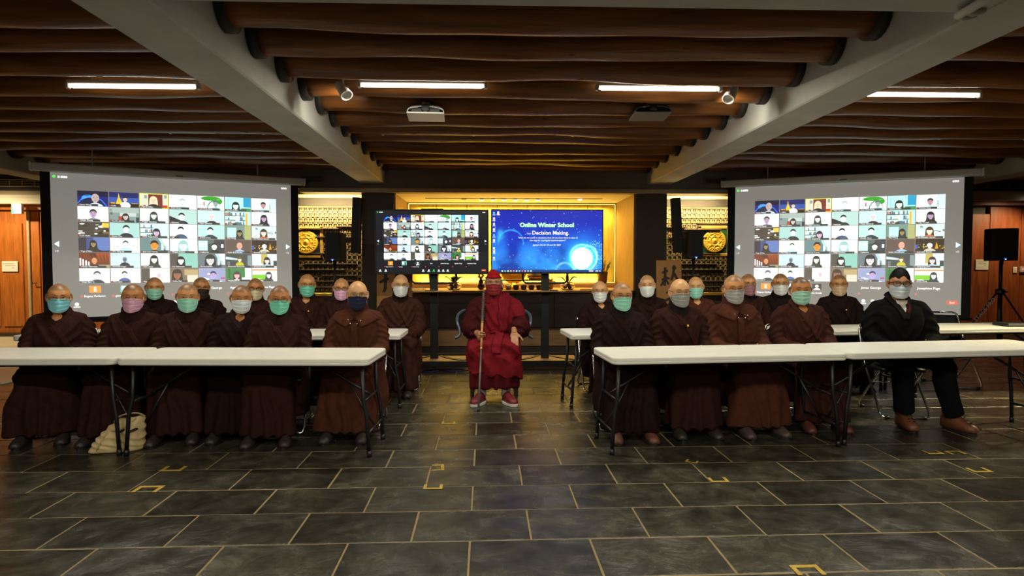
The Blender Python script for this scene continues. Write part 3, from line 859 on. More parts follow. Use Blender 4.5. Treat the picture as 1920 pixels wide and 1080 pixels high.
class Img:
    """flat picture of a lit screen, in units of its own width and height (u right, v down)"""
    def __init__(s, W, H, lift=.0004, gain=1.0):
        s.m = MB(); s.W = W; s.H = H; s.k = 0; s.lift = lift; s.gain = gain; s.win = (0, 0, 1, 1)
    def P(s, u, v, layer):
        return ((u - .5) * s.W, -layer * s.lift, (.5 - v) * s.H)
    def poly(s, pts, col, layer):
        x0, y0, x1, y1 = s.win
        q = clip_poly([(x0 + (x1 - x0) * a, y0 + (y1 - y0) * b_) for a, b_ in pts], x0, y0, x1, y1)
        if len(q) < 3: return
        c = lin(col) if isinstance(col, str) else col
        s.m.add([s.P(a, b_, layer) for a, b_ in q], [list(range(len(q)))[::-1] if s._cw(q) else list(range(len(q)))], col=c)
    def _cw(s, q):
        return sum(q[i - 1][0] * q[i][1] - q[i][0] * q[i - 1][1] for i in range(len(q))) < 0
    def rect(s, a, b_, c, d, col, layer):
        s.poly([(a, b_), (c, b_), (c, d), (a, d)], col, layer)
    def ell(s, cx, cy, rx, ry, col, layer, n=14, a0=0, a1=2 * PI):
        s.poly([(cx + rx * math.cos(a0 + (a1 - a0) * i / n), cy + ry * math.sin(a0 + (a1 - a0) * i / n)) for i in range(n + (0 if a1 - a0 > 6.28 else 1))], col, layer)
    def text(s, t, u, v, h, col, layer, bold=0.0, center=False):
        """h: letter size as a share of the screen height; u, v in screen units"""
        vv, ff, w = text_geo(t, bold); k = h * s.H
        x = (u - .5) * s.W - (w * k / 2 if center else 0); z = (.5 - v) * s.H
        s.m.add([(x + a * k, -layer * s.lift, z + b_ * k) for a, b_ in vv], [list(f) for f in ff], col=lin(col) if isinstance(col, str) else col)
T = [l.split('|') for l in '''0a1266|.58|.46|.80|b|8a7c78|b09a96|bfe0ee|earth|Larry Wang
101c58|.54|.46|.46|s|181410|d8b8a0|f0f4f4|pagoda|Celia
c8c8b0|.48|.46|.62|l|d8c8a0|e8c0a8|201418|maria|Maria Heller
e8fbf8|.48|.50|.66|s|a8b8a8|e4ece4|a0d8e0||Paul Carter
f2fffa|.68|.52|.60|s|506860|90a8a0|90c0c0|tree|Lee Chun-hung
a8f0d8|.42|.62|.66|l|102820|e8fff4|203028|aqua|Sandra Koller
d8efe6|.48|.50|.62|s|22221e|b08890|b0d8dc|plant|Thomas Haas
eefaf4|.50|.46|.72|s|3a3a30|a890b0|88808c||Chloe Zhang
788a86|.54|.62|.52|l|282420|c0b0a8|20242a|room|martin elbner
e4f6f0|.48|.48|.60|l|303a34|e8e0d8|1a4038||Megan Charlton
a8c8c0|.44|.48|.66|s|20201c|eef8f0|202428|dark|Mahatlas
b8e0d4|.52|.46|.62|b|c0c0bc|d8c8c8|302838||Peter Edwards
a8d8d0|.48|.52|.56|b|90b8b0|c8f0e8|506870|books2|A. Hsu
e6f4f2|.50|.44|.62|l|161214|b090b0|161416||Tina Yousaf
403830|.5|.5|0|n|0|0|0|car|ULF Auhn
9cc4bc|.55|.42|.66|s|202020|d8f8f4|20242a||Jinyan Chu
c0e8e4|.56|.62|.62|l|282028|c8a8c0|c0d0d0|books|Anna Siegenberg
f4fffc|.40|.42|.66|s|14120f|f0f4f0|405068||Lili
a8d4c8|.46|.42|.66|s|141412|d0e4dc|283848||Joseph Chen
6a8a7c|.55|.54|.54|l|201c14|907c50|283028|board|Mei Wang
c0d0cc|.48|.48|.64|l|402c20|f0d8c0|c06030|kitchen|Ida Bhandari Jensen
3a4878|.48|.42|.52|l|281c14|8c8054|2c2018|dusk|Vega Chibu
eefaf0|.52|.40|.56|s|405048|dcece4|b0d8e0|dots|Wu Ming-tai
607c7c|.48|.46|.82|s|281810|e08a24|20242c|window|Jose Luis Torres
d8f0ec|.48|.46|.80|l|90b8b0|dcecec|b0d0d0||Abigail Denton
50605c|.60|.50|.62|s|181c1c|e8f8f8|181c1c|shelf|Catherine
584840|.54|.44|.68|b|a08878|d8a088|90b8e0||Stefan Brandhuber
281c0c|.50|.42|.60|s|181008|f4f4f0|c0b8a0|gold|Benedikt Kuster
682c10|.50|.52|.55|b|805030|c88a58|402010|tent|Adrian Akerman
b8ccd0|.48|.44|.46|s|8088a0|606878|282830||Kenneth Pugh
dcece4|.46|.42|.64|l|181818|e8ddd0|303830||Lam Lan Ju
80b8a8|.38|.50|.66|l|141414|e8f4e8|181818|darkleft|Iris Mahmoud
606c70|.44|.46|.90|l|202426|ccc8c8|282c30|window|Karen Papalan
384040|.54|.42|.42|l|605028|d8d0b0|b0b020|sign|Alexandra Parkersen
c8dcd8|.60|.50|.60|l|202020|d8c8c4|a8c0c8|panel|peng ping shen
d8e6e8|.58|.46|.70|c|585860|dcdce0|383c44||Chun Kao Yi
f4fffc|.46|.42|.56|s|181c18|dce8e0|485c90||Hiro Sato
dfeee4|.62|.50|.48|b|a8a090|d0b8b8|c8d8d0|darkleft|Nigel
706048|.24|.46|.84|l|282018|905840|403020|lightright|Sudha Rao
8890b0|.54|.50|.70|s|38304c|b098cc|707898|kitchen|Mary Lou Tan
2e7038|.42|.54|.64|l|402020|d4a4ac|e8f0e8|whiteright|Angela Jeffries
e8f4ec|.66|.54|.56|l|202830|d8dce8|303840|green|Jenny Hung'''.split('\n')]
def participant(I, x0, y0, x1, y1, spec, names=True, washed=False):
    bg, fx, fy, fh, hk, hc, sk, sh_, ex, nm = spec
    fx, fy, fh = float(fx), float(fy), float(fh)
    asp = ((x1 - x0) * I.W) / ((y1 - y0) * I.H)
    I.win = (x0, y0, x1, y1)
    I.rect(0, 0, 1, 1, '#' + bg, 1)
    R = lambda a, b_, c, d, col, l=2: I.rect(a, b_, c, d, '#' + col, l)
    q = random.Random(nm)
    if ex == 'earth':
        I.rect(0, 0, 1, .35, '#05062a', 2); I.ell(.45, 1.35, .55, 1.0, '#2a6cf0', 2); I.ell(.45, 1.40, .53, .98, '#0c1438', 3); I.ell(.33, .5, .2, .25, '#3c90ff', 2)
    elif ex == 'pagoda':
        R(0, .35, 1, .75, '2c4c98'); I.poly([(.22, .8), (.30, .35), (.325, .05), (.35, .35), (.46, .8)], '#e8b820', 3); R(0, .72, 1, 1, '1c140c'); R(.05, .7, .2, .78, 'd89820', 3); R(.75, .72, .98, .76, 'c08820', 3)
    elif ex == 'maria':
        R(.30, 0, .80, 1, '6c2c24'); R(.16, .12, .26, .34, '809088'); R(.86, .06, .95, .3, '808c88'); R(.80, .78, 1, 1, 'b02820'); R(.12, .8, .2, 1, 'a02818')
        for r_ in ((0, 0, 1, .035), (0, .965, 1, 1), (0, 0, .02, 1), (.98, 0, 1, 1)): R(*r_, 'd8e020', 6)
    elif ex == 'tree':
        I.ell(.50, .16, .38, .16, '#2c9020', 3); I.ell(.82, .34, .12, .2, '#2c9020', 3); I.ell(.62, .9, .27, .62, '#3c6450', 2); I.ell(.63, .95, .25, .60, '#f2fffa', 2.5)
        R(.22, .42, .26, .7, 'a03038', 3); R(.17, .48, .31, .51, 'a03038', 3); R(.04, .6, .45, .64, '50d0c8')
    elif ex == 'aqua':
        R(.72, 0, 1, .7, '1c90b8'); R(.62, .78, 1, 1, '308048'); R(.1, .1, .14, .9, '80d8b8')
    elif ex == 'plant':
        for k in range(5): R(.72, .45 + k * .09, .78, .48 + k * .09, '202820')
        R(.7, .0, 1, .9, 'c0dcd4', 1.5)
    elif ex == 'room':
        R(0, 0, 1, .35, '98a8a0'); R(.35, .35, .9, .6, 'b0c0b8'); R(.3, .58, .42, .85, 'a03828'); R(.02, .1, .1, .5, '506060'); R(.9, .65, 1, 1, '283038')
    elif ex == 'car':
        for k in range(26):
            a, b_ = q.random(), q.random() * .8 + .1
            I.ell(a, b_, q.uniform(.03, .13), q.uniform(.02, .07), q.choice(['#f0f4ec', '#181410', '#705c38', '#d0d8d0', '#302820']), 2 + k * .06)
        R(.78, .05, 1, .35, 'e8b840', 4); R(0, .85, 1, 1, '2c241c', 4)
    elif ex in ('books', 'books2'):
        X1 = .45 if ex == 'books' else .78
        for row in range(3):
            R(0, row * .33 + .28, X1, row * .33 + .33, '503c28')
            x = 0.0
            while x < X1 - .05:
                w = q.uniform(.03, .06); R(x, row * .33 + q.uniform(.04, .12), x + w, row * .33 + .28, q.choice(['f4f8f4', '306088', 'c0d8d0', 'a04838', '405848', 'e0d8b0'])); x += w + .012
        if ex == 'books2': R(.80, .1, .88, 1, 'd8a830')
    elif ex == 'board':
        R(.08, .15, .42, .9, 'b8e0dc')
        for k in range(9): R(q.uniform(.1, .3), .2 + k * .07, q.uniform(.3, .42), .225 + k * .07, '508078')
        R(.75, 0, 1, 1, 'a0a468', 1.5)
    elif ex == 'kitchen':
        for k in range(10): a, b_ = q.random(), q.random(); R(a, b_, a + q.uniform(.05, .18), b_ + q.uniform(.04, .14), q.choice(['e8f0f0', '606870', '90a0a8', 'a05068', 'f4f8f8']))
    elif ex == 'dusk':
        I.ell(.85, .3, .4, .6, '#5870a8', 2); I.rect(0, .0, .25, 1, '#302c34', 2); R(0, .85, 1, 1, '3a2412', 2)
    elif ex == 'dots':
        for k in range(10): a, b_ = q.choice([q.uniform(0, .3), q.uniform(.7, .95)]), q.uniform(.1, .8); R(a, b_, a + .08, b_ + .05, q.choice(['a8c0a0', 'c8dcc8', '90a898']))
    elif ex == 'window':
        R(.72, 0, 1, .8, 'd8f4f4'); I.poly([(.62, 0), (.75, 0), (.95, .8), (.85, .8)], '#a8c8c8', 3); R(.8, .5, .88, 1, '404c50', 3)
    elif ex == 'shelf':
        R(0, .1, .35, .8, 'b8dcd4'); R(.35, .3, .5, .9, '384440'); R(.05, .3, .3, .4, 'f0fcfc', 3); R(.6, 0, 1, 1, '34363c', 1.5); R(.86, .35, .95, .6, 'e0f0f0', 3)
    elif ex == 'gold':
        for k in range(16): a = q.random(); b_ = q.uniform(.35, .75); R(a, b_, a + .04, b_ + .06, q.choice(['e8b020', 'f0d070', '80601c']))
        I.poly([(.68, .7), (.74, .2), (.80, .7)], '#c89018', 3); R(0, .4, .08, .7, '3058a8', 3)
    elif ex == 'tent':
        for k in range(6): I.poly([(.3 + .12 * k, 0), (.42 + .12 * k, 0), (.5 + .1 * k, .6)], q.choice(['#8c3c14', '#50200c', '#a05020']), 2)
        for k in range(4): R(.02 + .09 * k, .35 + .08 * k, .07 + .09 * k, .85, 'dce4e8', 3)
        R(.55, .8, 1, 1, '8c8c60')
    elif ex == 'darkleft':
        R(0, 0, .3, 1, '48443c'); 
    elif ex == 'sign':
        I.poly([(0, .2), (.5, .35), (.5, .45), (0, .4)], '#c0d0d0', 2); R(.06, .55, .16, .85, '606c70'); R(.85, .1, 1, .9, '788888')
    elif ex == 'panel':
        R(.36, 0, .62, .7, 'b0a050'); R(.86, .5, 1, .9, '303c40')
    elif ex == 'lightright':
        R(.5, .1, 1, .5, 'a89468'); R(.6, .5, 1, 1, 'c8c4b0')
    elif ex == 'whiteright':
        R(.74, 0, 1, 1, 'd8ece4'); R(.1, 0, .16, 1, '205428'); R(.62, .7, .9, 1, 'e8f4f0', 3)
    elif ex == 'green':
        R(0, .1, 1, .2, 'e07830'); R(0, .5, .6, 1, '70b820'); R(.1, .8, .3, 1, 'e0ecec', 3)
    elif ex == 'dark':
        I.poly([(0, .45), (.4, .75), (.4, 1), (0, 1)], '#20242a', 2)
    if fh > 0:
        ry = fh * .36; rx = ry * .76 / asp * 1.0
        if hk == 'l':
            I.ell(fx, fy - ry * .05, rx * 1.42, ry * 1.28, '#' + hc, 4); I.poly([(fx - rx * 1.42, fy), (fx + rx * 1.42, fy), (fx + rx * 1.6, fy + ry * 1.7), (fx - rx * 1.6, fy + ry * 1.7)], '#' + hc, 4)
        I.rect(fx - rx * .42, fy + ry * .6, fx + rx * .42, fy + ry * 1.5, '#' + sk, 4.4)
        I.ell(fx, fy + ry * 2.6, rx * 2.4, ry * 1.45, '#' + sh_, 4.8, 20)
        I.ell(fx, fy, rx, ry, '#' + sk, 5.2, 18)
        if hk in 'sc':
            I.ell(fx, fy - ry * .18, rx * 1.12, ry * .98, '#' + hc, 5.4, 16, PI, 2 * PI)
            I.ell(fx, fy - ry * .12, rx * .84, ry * .45, '#' + sk, 5.5, 12)
        elif hk == 'l':
            I.ell(fx, fy - ry * .30, rx * 1.06, ry * .78, '#' + hc, 5.4, 16, PI, 2 * PI)
        dk = tuple(x * .30 for x in lin(sk))
        for e_ in (-1, 1):
            I.ell(fx + e_ * rx * .42, fy - ry * .05, rx * .20, ry * .075, dk, 5.8, 8)
            I.rect(fx + e_ * rx * .42 - rx * .24, fy - ry * .25, fx + e_ * rx * .42 + rx * .24, fy - ry * .19, dk, 5.8)
        I.poly([(fx - rx * .02, fy), (fx + rx * .14, fy + ry * .34), (fx - rx * .14, fy + ry * .34)], tuple(x * .72 for x in lin(sk)), 5.8)
        I.ell(fx, fy + ry * .56, rx * .34, ry * .085, tuple(x * y for x, y in zip(lin(sk), (.62, .35, .35))), 5.8, 10)
    if names:
        w = min(.95, .055 * len(nm) + .12)
        I.rect(0, .86, w, 1, '#303030', 6.2)
        I.rect(.02, .89, .05, .97, '#d04040', 6.4)
        I.win = (0, 0, 1, 1)
        I.text(nm, x0 + (x1 - x0) * .07, y1 - (y1 - y0) * .035, (y1 - y0) * .135, '#f4f4f4', 6.6)
    I.win = (0, 0, 1, 1)
def meeting(I, U0, U1, V0, V1, VB, dark):
    if dark: I.rect(0, 0, 1, 1, '#0b0d14', 0.5)
    g = .004; k = 0
    cw = (U1 - U0) / 7; ch = (V1 - V0) / 6
    for r in range(6):
        for c in range(7):
            participant(I, U0 + c * cw + g / 2, V0 + r * ch + g / 2, U0 + (c + 1) * cw - g / 2, V0 + (r + 1) * ch - g / 2, T[k]); k += 1
    # last row: avatars and names
    c0 = U0 + cw * .5; y0 = V1 + .018; y1 = VB - .035
    I.rect(c0 - cw * .18, y0, c0 + cw * .18, y1, '#f08820', 2); I.text('E', c0, (y0 + y1) / 2 + .014, .040, '#ffffff', 3, .02, True)
    I.win = (c0 + cw - cw * .18, y0, c0 + cw + cw * .18, y1); I.rect(0, 0, 1, 1, '#70c0a8', 2); I.rect(.1, .1, .5, .6, '#e8fff8', 3); I.rect(.6, .2, .85, 1, '#205048', 3)
    I.win = (c0 + 2 * cw - cw * .18, y0, c0 + 2 * cw + cw * .18, y1); I.rect(0, 0, 1, 1, '#30303a', 2); I.ell(.5, .45, .3, .4, '#181010', 3); I.ell(.5, .4, .2, .28, '#e0c8b8', 4); I.ell(.5, 1.1, .4, .4, '#e8e8ec', 4)
    I.win = (0, 0, 1, 1)
    for k, (s_, c) in enumerate((('Evgeny Parfenov', 0), ('georgy', 1), ('Hanna Arndt', 2))):
        I.rect(U0 + cw * c + .006, VB - .018, U0 + cw * c + .012, VB - .004, '#d85050', 2); I.text(s_, U0 + cw * c + .018, VB - .004, .019, '#f0f0f0', 2)
    for c, s_ in ((3, 'Sam'), (4, 'Jonas George'), (5, 'Agathe Hugo'), (6, 'Josephine Page')):
        I.text(s_, U0 + cw * (c + .5), (y0 + y1) / 2 + .01, .024, '#f0f0f0', 2, .0, True)
        I.rect(U0 + cw * c + .006, VB - .018, U0 + cw * c + .012, VB - .004, '#d85050', 2)
    # tool bar
    yb = VB + .045
    for k, u in enumerate((.035, .085, .42, .47, .515, .56, .60, .64)):
        cc = '#30c050' if k == 4 else '#e8ecf0'
        I.ell(u, yb, .008, .012, cc, 2, 10); I.rect(u - .012, yb + .016, u + .012, yb + .023, cc, 2)
    I.rect(.945, yb - .012, .985, yb + .014, '#e04828', 2)
    I.text('End', .955, yb + .008, .02, '#ffffff', 3)
    I.ell(.014, .028, .006, .009, '#40e040', 2, 8); I.rect(.028, .022, .034, .036, '#f0f0f0', 2); I.rect(.038, .022, .062, .036, '#d0d8f0', 2)
    for k in range(3): I.rect(.955 + k * .009, .022, .961 + k * .009, .034, '#f4f4f4', 2)
    for u, sg in ((.018, -1), (.982, 1)):
        I.poly([(u - sg * .008, .47), (u + sg * .010, .49), (u - sg * .008, .51)], '#c8f0f4', 2)
        I.text('1/2', u - .009, .545, .018, '#c8d0d8', 2)
M_projected = attr_screen('projected_picture', (.45, .45, .44), 1.2)
M_tvpicture = attr_screen('tv_picture', (.01, .01, .01), 1.25, .3)
M_screenwhite = mat('projection_cloth', (.80, .79, .75), .9, emit=(.55, .54, .50, .22))
M_screenblack = mat('screen_border', (.006, .006, .007), .8)

def proj_screen(cx, cy, rz, label):
    Wd, z0, z1 = 3.20, .66, 2.62; H = z1 - z0; zc = (z0 + z1) / 2
    t = empty('projection_screen', label, 'screen', (cx, cy, 0), rz, 'projection screens left and right')
    p = MB(); p.box((0, .004, zc), (Wd, .005, H)); obj('border', p, M_screenblack, t)
    p = MB(); p.box((0, -.001, zc + .02), (Wd - .22, .005, H - .045)); obj('sheet', p, M_screenwhite, t)
    I = Img(Wd - .22, H - .045, .0005)
    meeting(I, .095, .93, .115, .765, .865, False)
    o = obj('projected_image', I.m, M_projected, t, (0, -.0042, zc + .02))
    p = MB(); p.box((0, -.01, z1 + .055), (Wd + .16, .11, .105), .022, 0, None, 2); obj('casing', p, M_grey2, t)
    for e_ in (-1, 1):
        p = MB(); p.box((e_ * (Wd / 2 + .09), -.01, z1 + .055), (.03, .12, .115), .012); obj('end_cap', p, M_grey2, t)
    p = MB(); p.tube([(-Wd / 2 - .02, 0, z0 - .012), (Wd / 2 + .02, 0, z0 - .012)], .018, 8); obj('weight_bar', p, M_screenblack, t)
    for e_ in (-.32, .32):
        p = MB(); p.tube([(e_ * Wd, .0, z1 + .10), (e_ * Wd, .0, 3.13)], .008, 6); obj('hanger', p, M_grey, t)
    p = MB(); p.box((.0, -.067, z1 + .03), (.09, .004, .012), .001); obj('badge', p, M_black, t)
M_grey2 = mat('screen_casing', (.78, .78, .76), .5)
proj_screen(-4.41, 8.835, math.radians(24.6), 'big projection screen left of the altar, showing a grid of video callers')
proj_screen(5.20, 8.86, math.radians(-24.1), 'big projection screen right of the altar, showing a grid of video callers')

# ------------------------------------------------------------------ televisions
def vnoise(P):
    P = np.asarray(P, float); i = np.floor(P).astype(np.int64); f = P - i; f = f * f * (3 - 2 * f)
    def h(a, b_, c):
        n = (a * 374761393 + b_ * 668265263 + c * 2147483647 + 1013904223) & 0xffffffff
        n = ((n ^ (n >> 13)) * 1274126177) & 0xffffffff
        n = (n ^ (n >> 16)) & 0xffff
        return n / 32767.5 - 1
    x, y, z = i[:, 0], i[:, 1], i[:, 2]; u, v, w = f[:, 0], f[:, 1], f[:, 2]
    r = 0
    for dx in (0, 1):
        for dy in (0, 1):
            for dz in (0, 1):
                r = r + h(x + dx, y + dy, z + dz) * (u if dx else 1 - u) * (v if dy else 1 - v) * (w if dz else 1 - w)
    return r
def fbm(P, o=4):
    r = 0; a = .5
    for k in range(o):
        r = r + a * vnoise(P * (2 ** k)); a *= .5
    return r
def slide_mesh(Wd, H):
    nx, ny = 200, 114
    uu, vv = np.meshgrid(np.linspace(0, 1, nx), np.linspace(0, 1, ny)); u = uu.ravel(); v = vv.ravel(); asp = Wd / H
    P = np.stack([u * asp * 3, v * 3, u * 0 + 2.3], 1)
    n1 = fbm(P, 5) * .5 + .5; n2 = fbm(P * 2.1 + 9, 5) * .5 + .5
    base = np.stack([.004 + 0 * u, .010 + .03 * v, .16 + .22 * (1 - abs(v - .45))], 1)
    neb = np.clip((n1 - .42) * 2.6, 0, 1) * np.clip(v * 1.35 - .3, 0, 1) * (1 - .6 * np.clip((u - .5) * 2, 0, 1))
    base += neb[:, None] * np.array([.03, .35, .75])
    # round faint globe at left
    d = np.hypot((u - .17) * asp, v - .52); ring = np.exp(-((d - .20) / .012) ** 2) * np.clip(n2 * 2 - .7, 0, 1) * (v < .56)
    base += ring[:, None] * np.array([.05, .6, .9])
    d0 = np.hypot((u - .075) * asp * 1.6, (v - .40)); base += (np.exp(-(d0 / .07) ** 2) * np.clip(n2 * 2.2 - .6, 0, 1))[:, None] * np.array([.05, .7, .9])
    # glowing planet
    cx, cy, R = .815, .775, .185
    d = np.hypot((u - cx) * asp, v - cy)
    glow = np.exp(-np.clip(d - R, 0, 9) / .055)
    base += glow[:, None] * np.array([.02, .55, .80])
    ins = np.clip((R - d) / .02, 0, 1); tex = .88 + .35 * np.clip(n2 - .35, -.3, .5)
    base = base * (1 - ins[:, None]) + ins[:, None] * (np.array([.80, 1.0, 1.0]) * tex[:, None])
    # swirling streams
    for (ax, ay, rx, ry, th, wd) in ((.66, 1.02, .14, .17, 0, .016), (.83, .76, .20, .20, .5, .012), (.85, .80, .15, .24, .5, .010)):
        X = (u - ax) * asp; Y = v - ay; c, s_ = math.cos(th), math.sin(th); X, Y = X * c + Y * s_, -X * s_ + Y * c
        e_ = abs(np.hypot(X / (rx * asp * .62), Y / ry) - 1) * ry
        base += (np.exp(-(e_ / wd) ** 2) * np.clip(n2 * 1.6 - .25, 0, 1) * np.clip((u - .5) * 5, 0, 1))[:, None] * np.array([.45, .95, 1.0])
    rs = np.random.RandomState(5)
    st = rs.rand(len(u)) ; m = st > .989
    base[m] += (rs.rand(m.sum()) ** 3)[:, None] * np.array([.5, .8, 1.0])
    m2 = (st < .16) & (np.hypot((u - .92) * asp, v - .72) < .24) & (u > .86)
    base[m2] += (rs.rand(m2.sum()) ** 2)[:, None] * np.array([.4, .9, 1.0])
    base[v > .962] = (.01, .035, .16)
    base = np.clip(base, 0, 1.2)
    V = [((a - .5) * Wd, 0, (.5 - b_) * H) for a, b_ in zip(u, v)]
    F = [(j * nx + i, (j + 1) * nx + i, (j + 1) * nx + i + 1, j * nx + i + 1) for j in range(ny - 1) for i in range(nx - 1)]
    me = bpy.data.meshes.new('desktop_picture'); me.from_pydata(V, [], F); me.materials.append(M_tvpicture)
    at = me.color_attributes.new('Col', 'FLOAT_COLOR', 'POINT')
    at.data.foreach_set('color', np.concatenate([base, np.ones((len(u), 1))], 1).astype(np.float32).ravel())
    me.update(); return me
def television(cx, cy, zc, label, kind):
    Wd, H = 1.495, .855
    t = empty('television', label, 'television', (cx, cy, zc))
    p = MB(); p.box((0, .03, 0), (Wd, .05, H), .006); obj('body', p, M_blackplast, t)
    p = MB()
    for (x, z, sx, sz) in ((0, H / 2 - .007, Wd, .014), (0, -H / 2 + .011, Wd, .022), (Wd / 2 - .007, 0, .014, H), (-Wd / 2 + .007, 0, .014, H)):
        p.box((x, .0, z), (sx, .022, sz), .003)
    obj('bezel', p, M_blackplast, t)
    w, h = Wd - .028, H - .036
    if kind == 'meeting':
        I = Img(w, h, .0003); meeting(I, .067, .918, .068, .80, .915, True)
        obj('picture', I.m, M_tvpicture, t, (0, -.002, .004))
    else:
        link('picture', slide_mesh(w, h), t, (0, -.002, .004))
        I = Img(w, h, .0003)
        I.text('Online Winter School', .495, .268, .098, '#d8ffe0', 3, .018, True)
        for dx, dy in ((.004, .004), (-.003, .003)):
            I.text('Online Winter School', .495 + dx, .268 + dy, .098, '#20a850', 2, .030, True)
        I.text('Topic:', .312, .385, .030, '#f4f4f4', 3, .0)
        I.text('Decision Making.', .528, .392, .088, '#fff8e8', 3, .009, True)
        I.text('"How do we come to decisions, how do we enact them in view of', .505, .455, .036, '#f0f0f0', 3, .005, True)
        I.text('the urge for ecological implementation?"', .505, .497, .036, '#f0f0f0', 3, .005, True)
        I.text('January 22, 23, 29 and 30, 2021', .495, .572, .036, '#f0f0f0', 3, .008, True)
        ic = ['#60c0f0', '#e8f0f0', '#f0f4f8', '#f0f0e0', '#60b0e8', '#d8f0d8', '#e8ecf0', '#f4f4f4', '#f0f0f0']
        for k, v in enumerate((.045, .135, .22, .31, .40, .485, .61, .67, .77)):
            I.ell(.017, v, .009, .018, ic[k], 3, 8) if k % 2 == 0 else I.rect(.009, v - .018, .026, v + .018, ic[k], 3)
            I.rect(.004, v + .027, .030, v + .037, '#c8d4e8', 3)
        I.rect(.047, .02, .064, .065, '#f4f4f4', 3); I.rect(.042, .070, .074, .08, '#c8d4e8', 3)
        for k in range(11):
            I.rect(.085 + k * .026, .972, .098 + k * .026, .992, ['#e0f0ff', '#60d080', '#f0f0f0', '#f0c040', '#f080c0', '#c0e8ff', '#80c8ff', '#e06050', '#f0a0d0', '#90d0ff', '#d0f0ff'][k], 3)
        I.rect(.88, .974, .92, .990, '#d8e0f0', 3); I.rect(.94, .970, .965, .993, '#a8b8d8', 3); I.rect(.975, .974, .985, .990, '#f0f0f0', 3)
        obj('picture_text', I.m, M_tvpicture, t, (0, -.0028, .004))
    p = MB(); p.box((0, .055, H / 2 + .006), (.30, .03, .02), .004) if kind == 'meeting' else p.box((0, .05, -.1), (.5, .05, .4), .01)
    obj('rear_housing', p, M_blackplast, t)
television(-.775, 8.08, 1.705, 'black flat television left of the monk in red, showing the meeting grid', 'meeting')
television(.752, 8.08, 1.712, 'black flat television right of the monk in red, showing a blue Online Winter School slide', 'slide')

def tv_stand(cx, cy, label):
    t = empty('television_stand', label, 'stand', (cx, cy, 0))
    p = MB(); p.box((0, .03, .80), (.105, .07, 1.40), .004); obj('column', p, M_black, t)
    p = MB(); p.tube([(-.30, .02, 1.50), (-.30, .02, 1.19), (-.26, .02, 1.155), (.26, .02, 1.155), (.30, .02, 1.19), (.30, .02, 1.50)], .014, 8); obj('mount_bracket', p, M_black, t)
    p = MB(); p.box((0, -.08, 1.052), (.50, .36, .012), .003); obj('shelf', p, M_shelfwood, t)
    p = MB(); p.box((.0, .04, 1.035), (.40, .06, .03), .003); obj('shelf_bracket', p, M_black, t)
    p = MB(); p.box((0, -.26, .105), (1.10, .03, .075), .006); obj('front_bar', p, M_black, t)
    p = MB(); p.box((0, .30, .15), (1.10, .03, .03), .006); obj('rear_bar', p, M_black, t)
    for e_ in (-1, 1):
        p = MB(); p.box((e_ * .535, .02, .11), (.04, .56, .05), .006); obj('side_bar', p, M_black, t)
    p = MB(); p.box((0, .02, .130), (.86, .52, .012), .002); obj('base_board', p, M_shelfwood, t)
    for e_ in (-1, 1):
        pts = [(e_ * (.06 + .40 * u), .26 - .46 * (1 - (1 - u) ** 2) * .9, .142) for u in [k / 8 for k in range(9)]]
        p = MB()
        g = [[Vector((x, y - w * .06, z)) for w in (-1, 1)] for x, y, z in pts]
        p.sheet(g if e_ < 0 else g[::-1], .006, 0, False); obj('base_bracket', p, M_black, t)
    for x in (-.5, .5):
        for y in (-.24, .28):
            p = MB(); R = Matrix.Translation((x, y, .035)) @ Matrix.Rotation(PI / 2, 4, 'Y')
            p.lathe([(0, -.014), (.026, -.014), (.034, -.008), (.034, .008), (.026, .014), (0, .014)], 14, 0, R); p.box((x, y, .068), (.03, .03, .03), .004); obj('caster', p, M_blackplast, t)
tv_stand(-.765, 8.20, 'black wheeled television stand holding the meeting television')
tv_stand(.735, 8.20, 'black wheeled television stand holding the Online Winter School television')
# small things on the stand shelves
t = empty('remote_control', 'small black remote on the shelf of the left television stand', 'remote', (-.80, 8.02, 1.0615))
p = MB(); p.box((0, 0, 0), (.13, .045, .016), .005); obj('body', p, M_blackplast, t)
p = MB()
for a in range(5):
    for b_ in range(2): p.box((-.045 + a * .022, -.009 + b_ * .018, .009), (.012, .010, .004), .001)
obj('buttons', p, M_whiteplast, t)
t = empty('remote_control', 'dark remote on the shelf of the right television stand', 'remote', (.83, 8.0, 1.0615))
p = MB(); p.box((0, 0, 0), (.11, .05, .018), .006); obj('body', p, M_blackplast, t)
p = MB()
for a in range(4): p.box((-.036 + a * .024, 0, .010), (.014, .022, .004), .001)
obj('buttons', p, M_grey, t)
t = empty('name_plate', 'low clear plate with yellow letters on the left stand shelf', 'sign', (-.955, 8.0, 1.058))
p = MB(); p.box((0, .01, .028), (.20, .006, .055), .001); obj('plate', p, M_glass, t)
vv, ff, w = text_geo('WORLD', .02); p = MB(); p.add([(a / w * .17 - .085, .004, .008 + b_ / w * .17 * 1.1) for a, b_ in vv], ff); obj('lettering', p, mat('yellow_letters', (.7, .6, .1), .5), t)

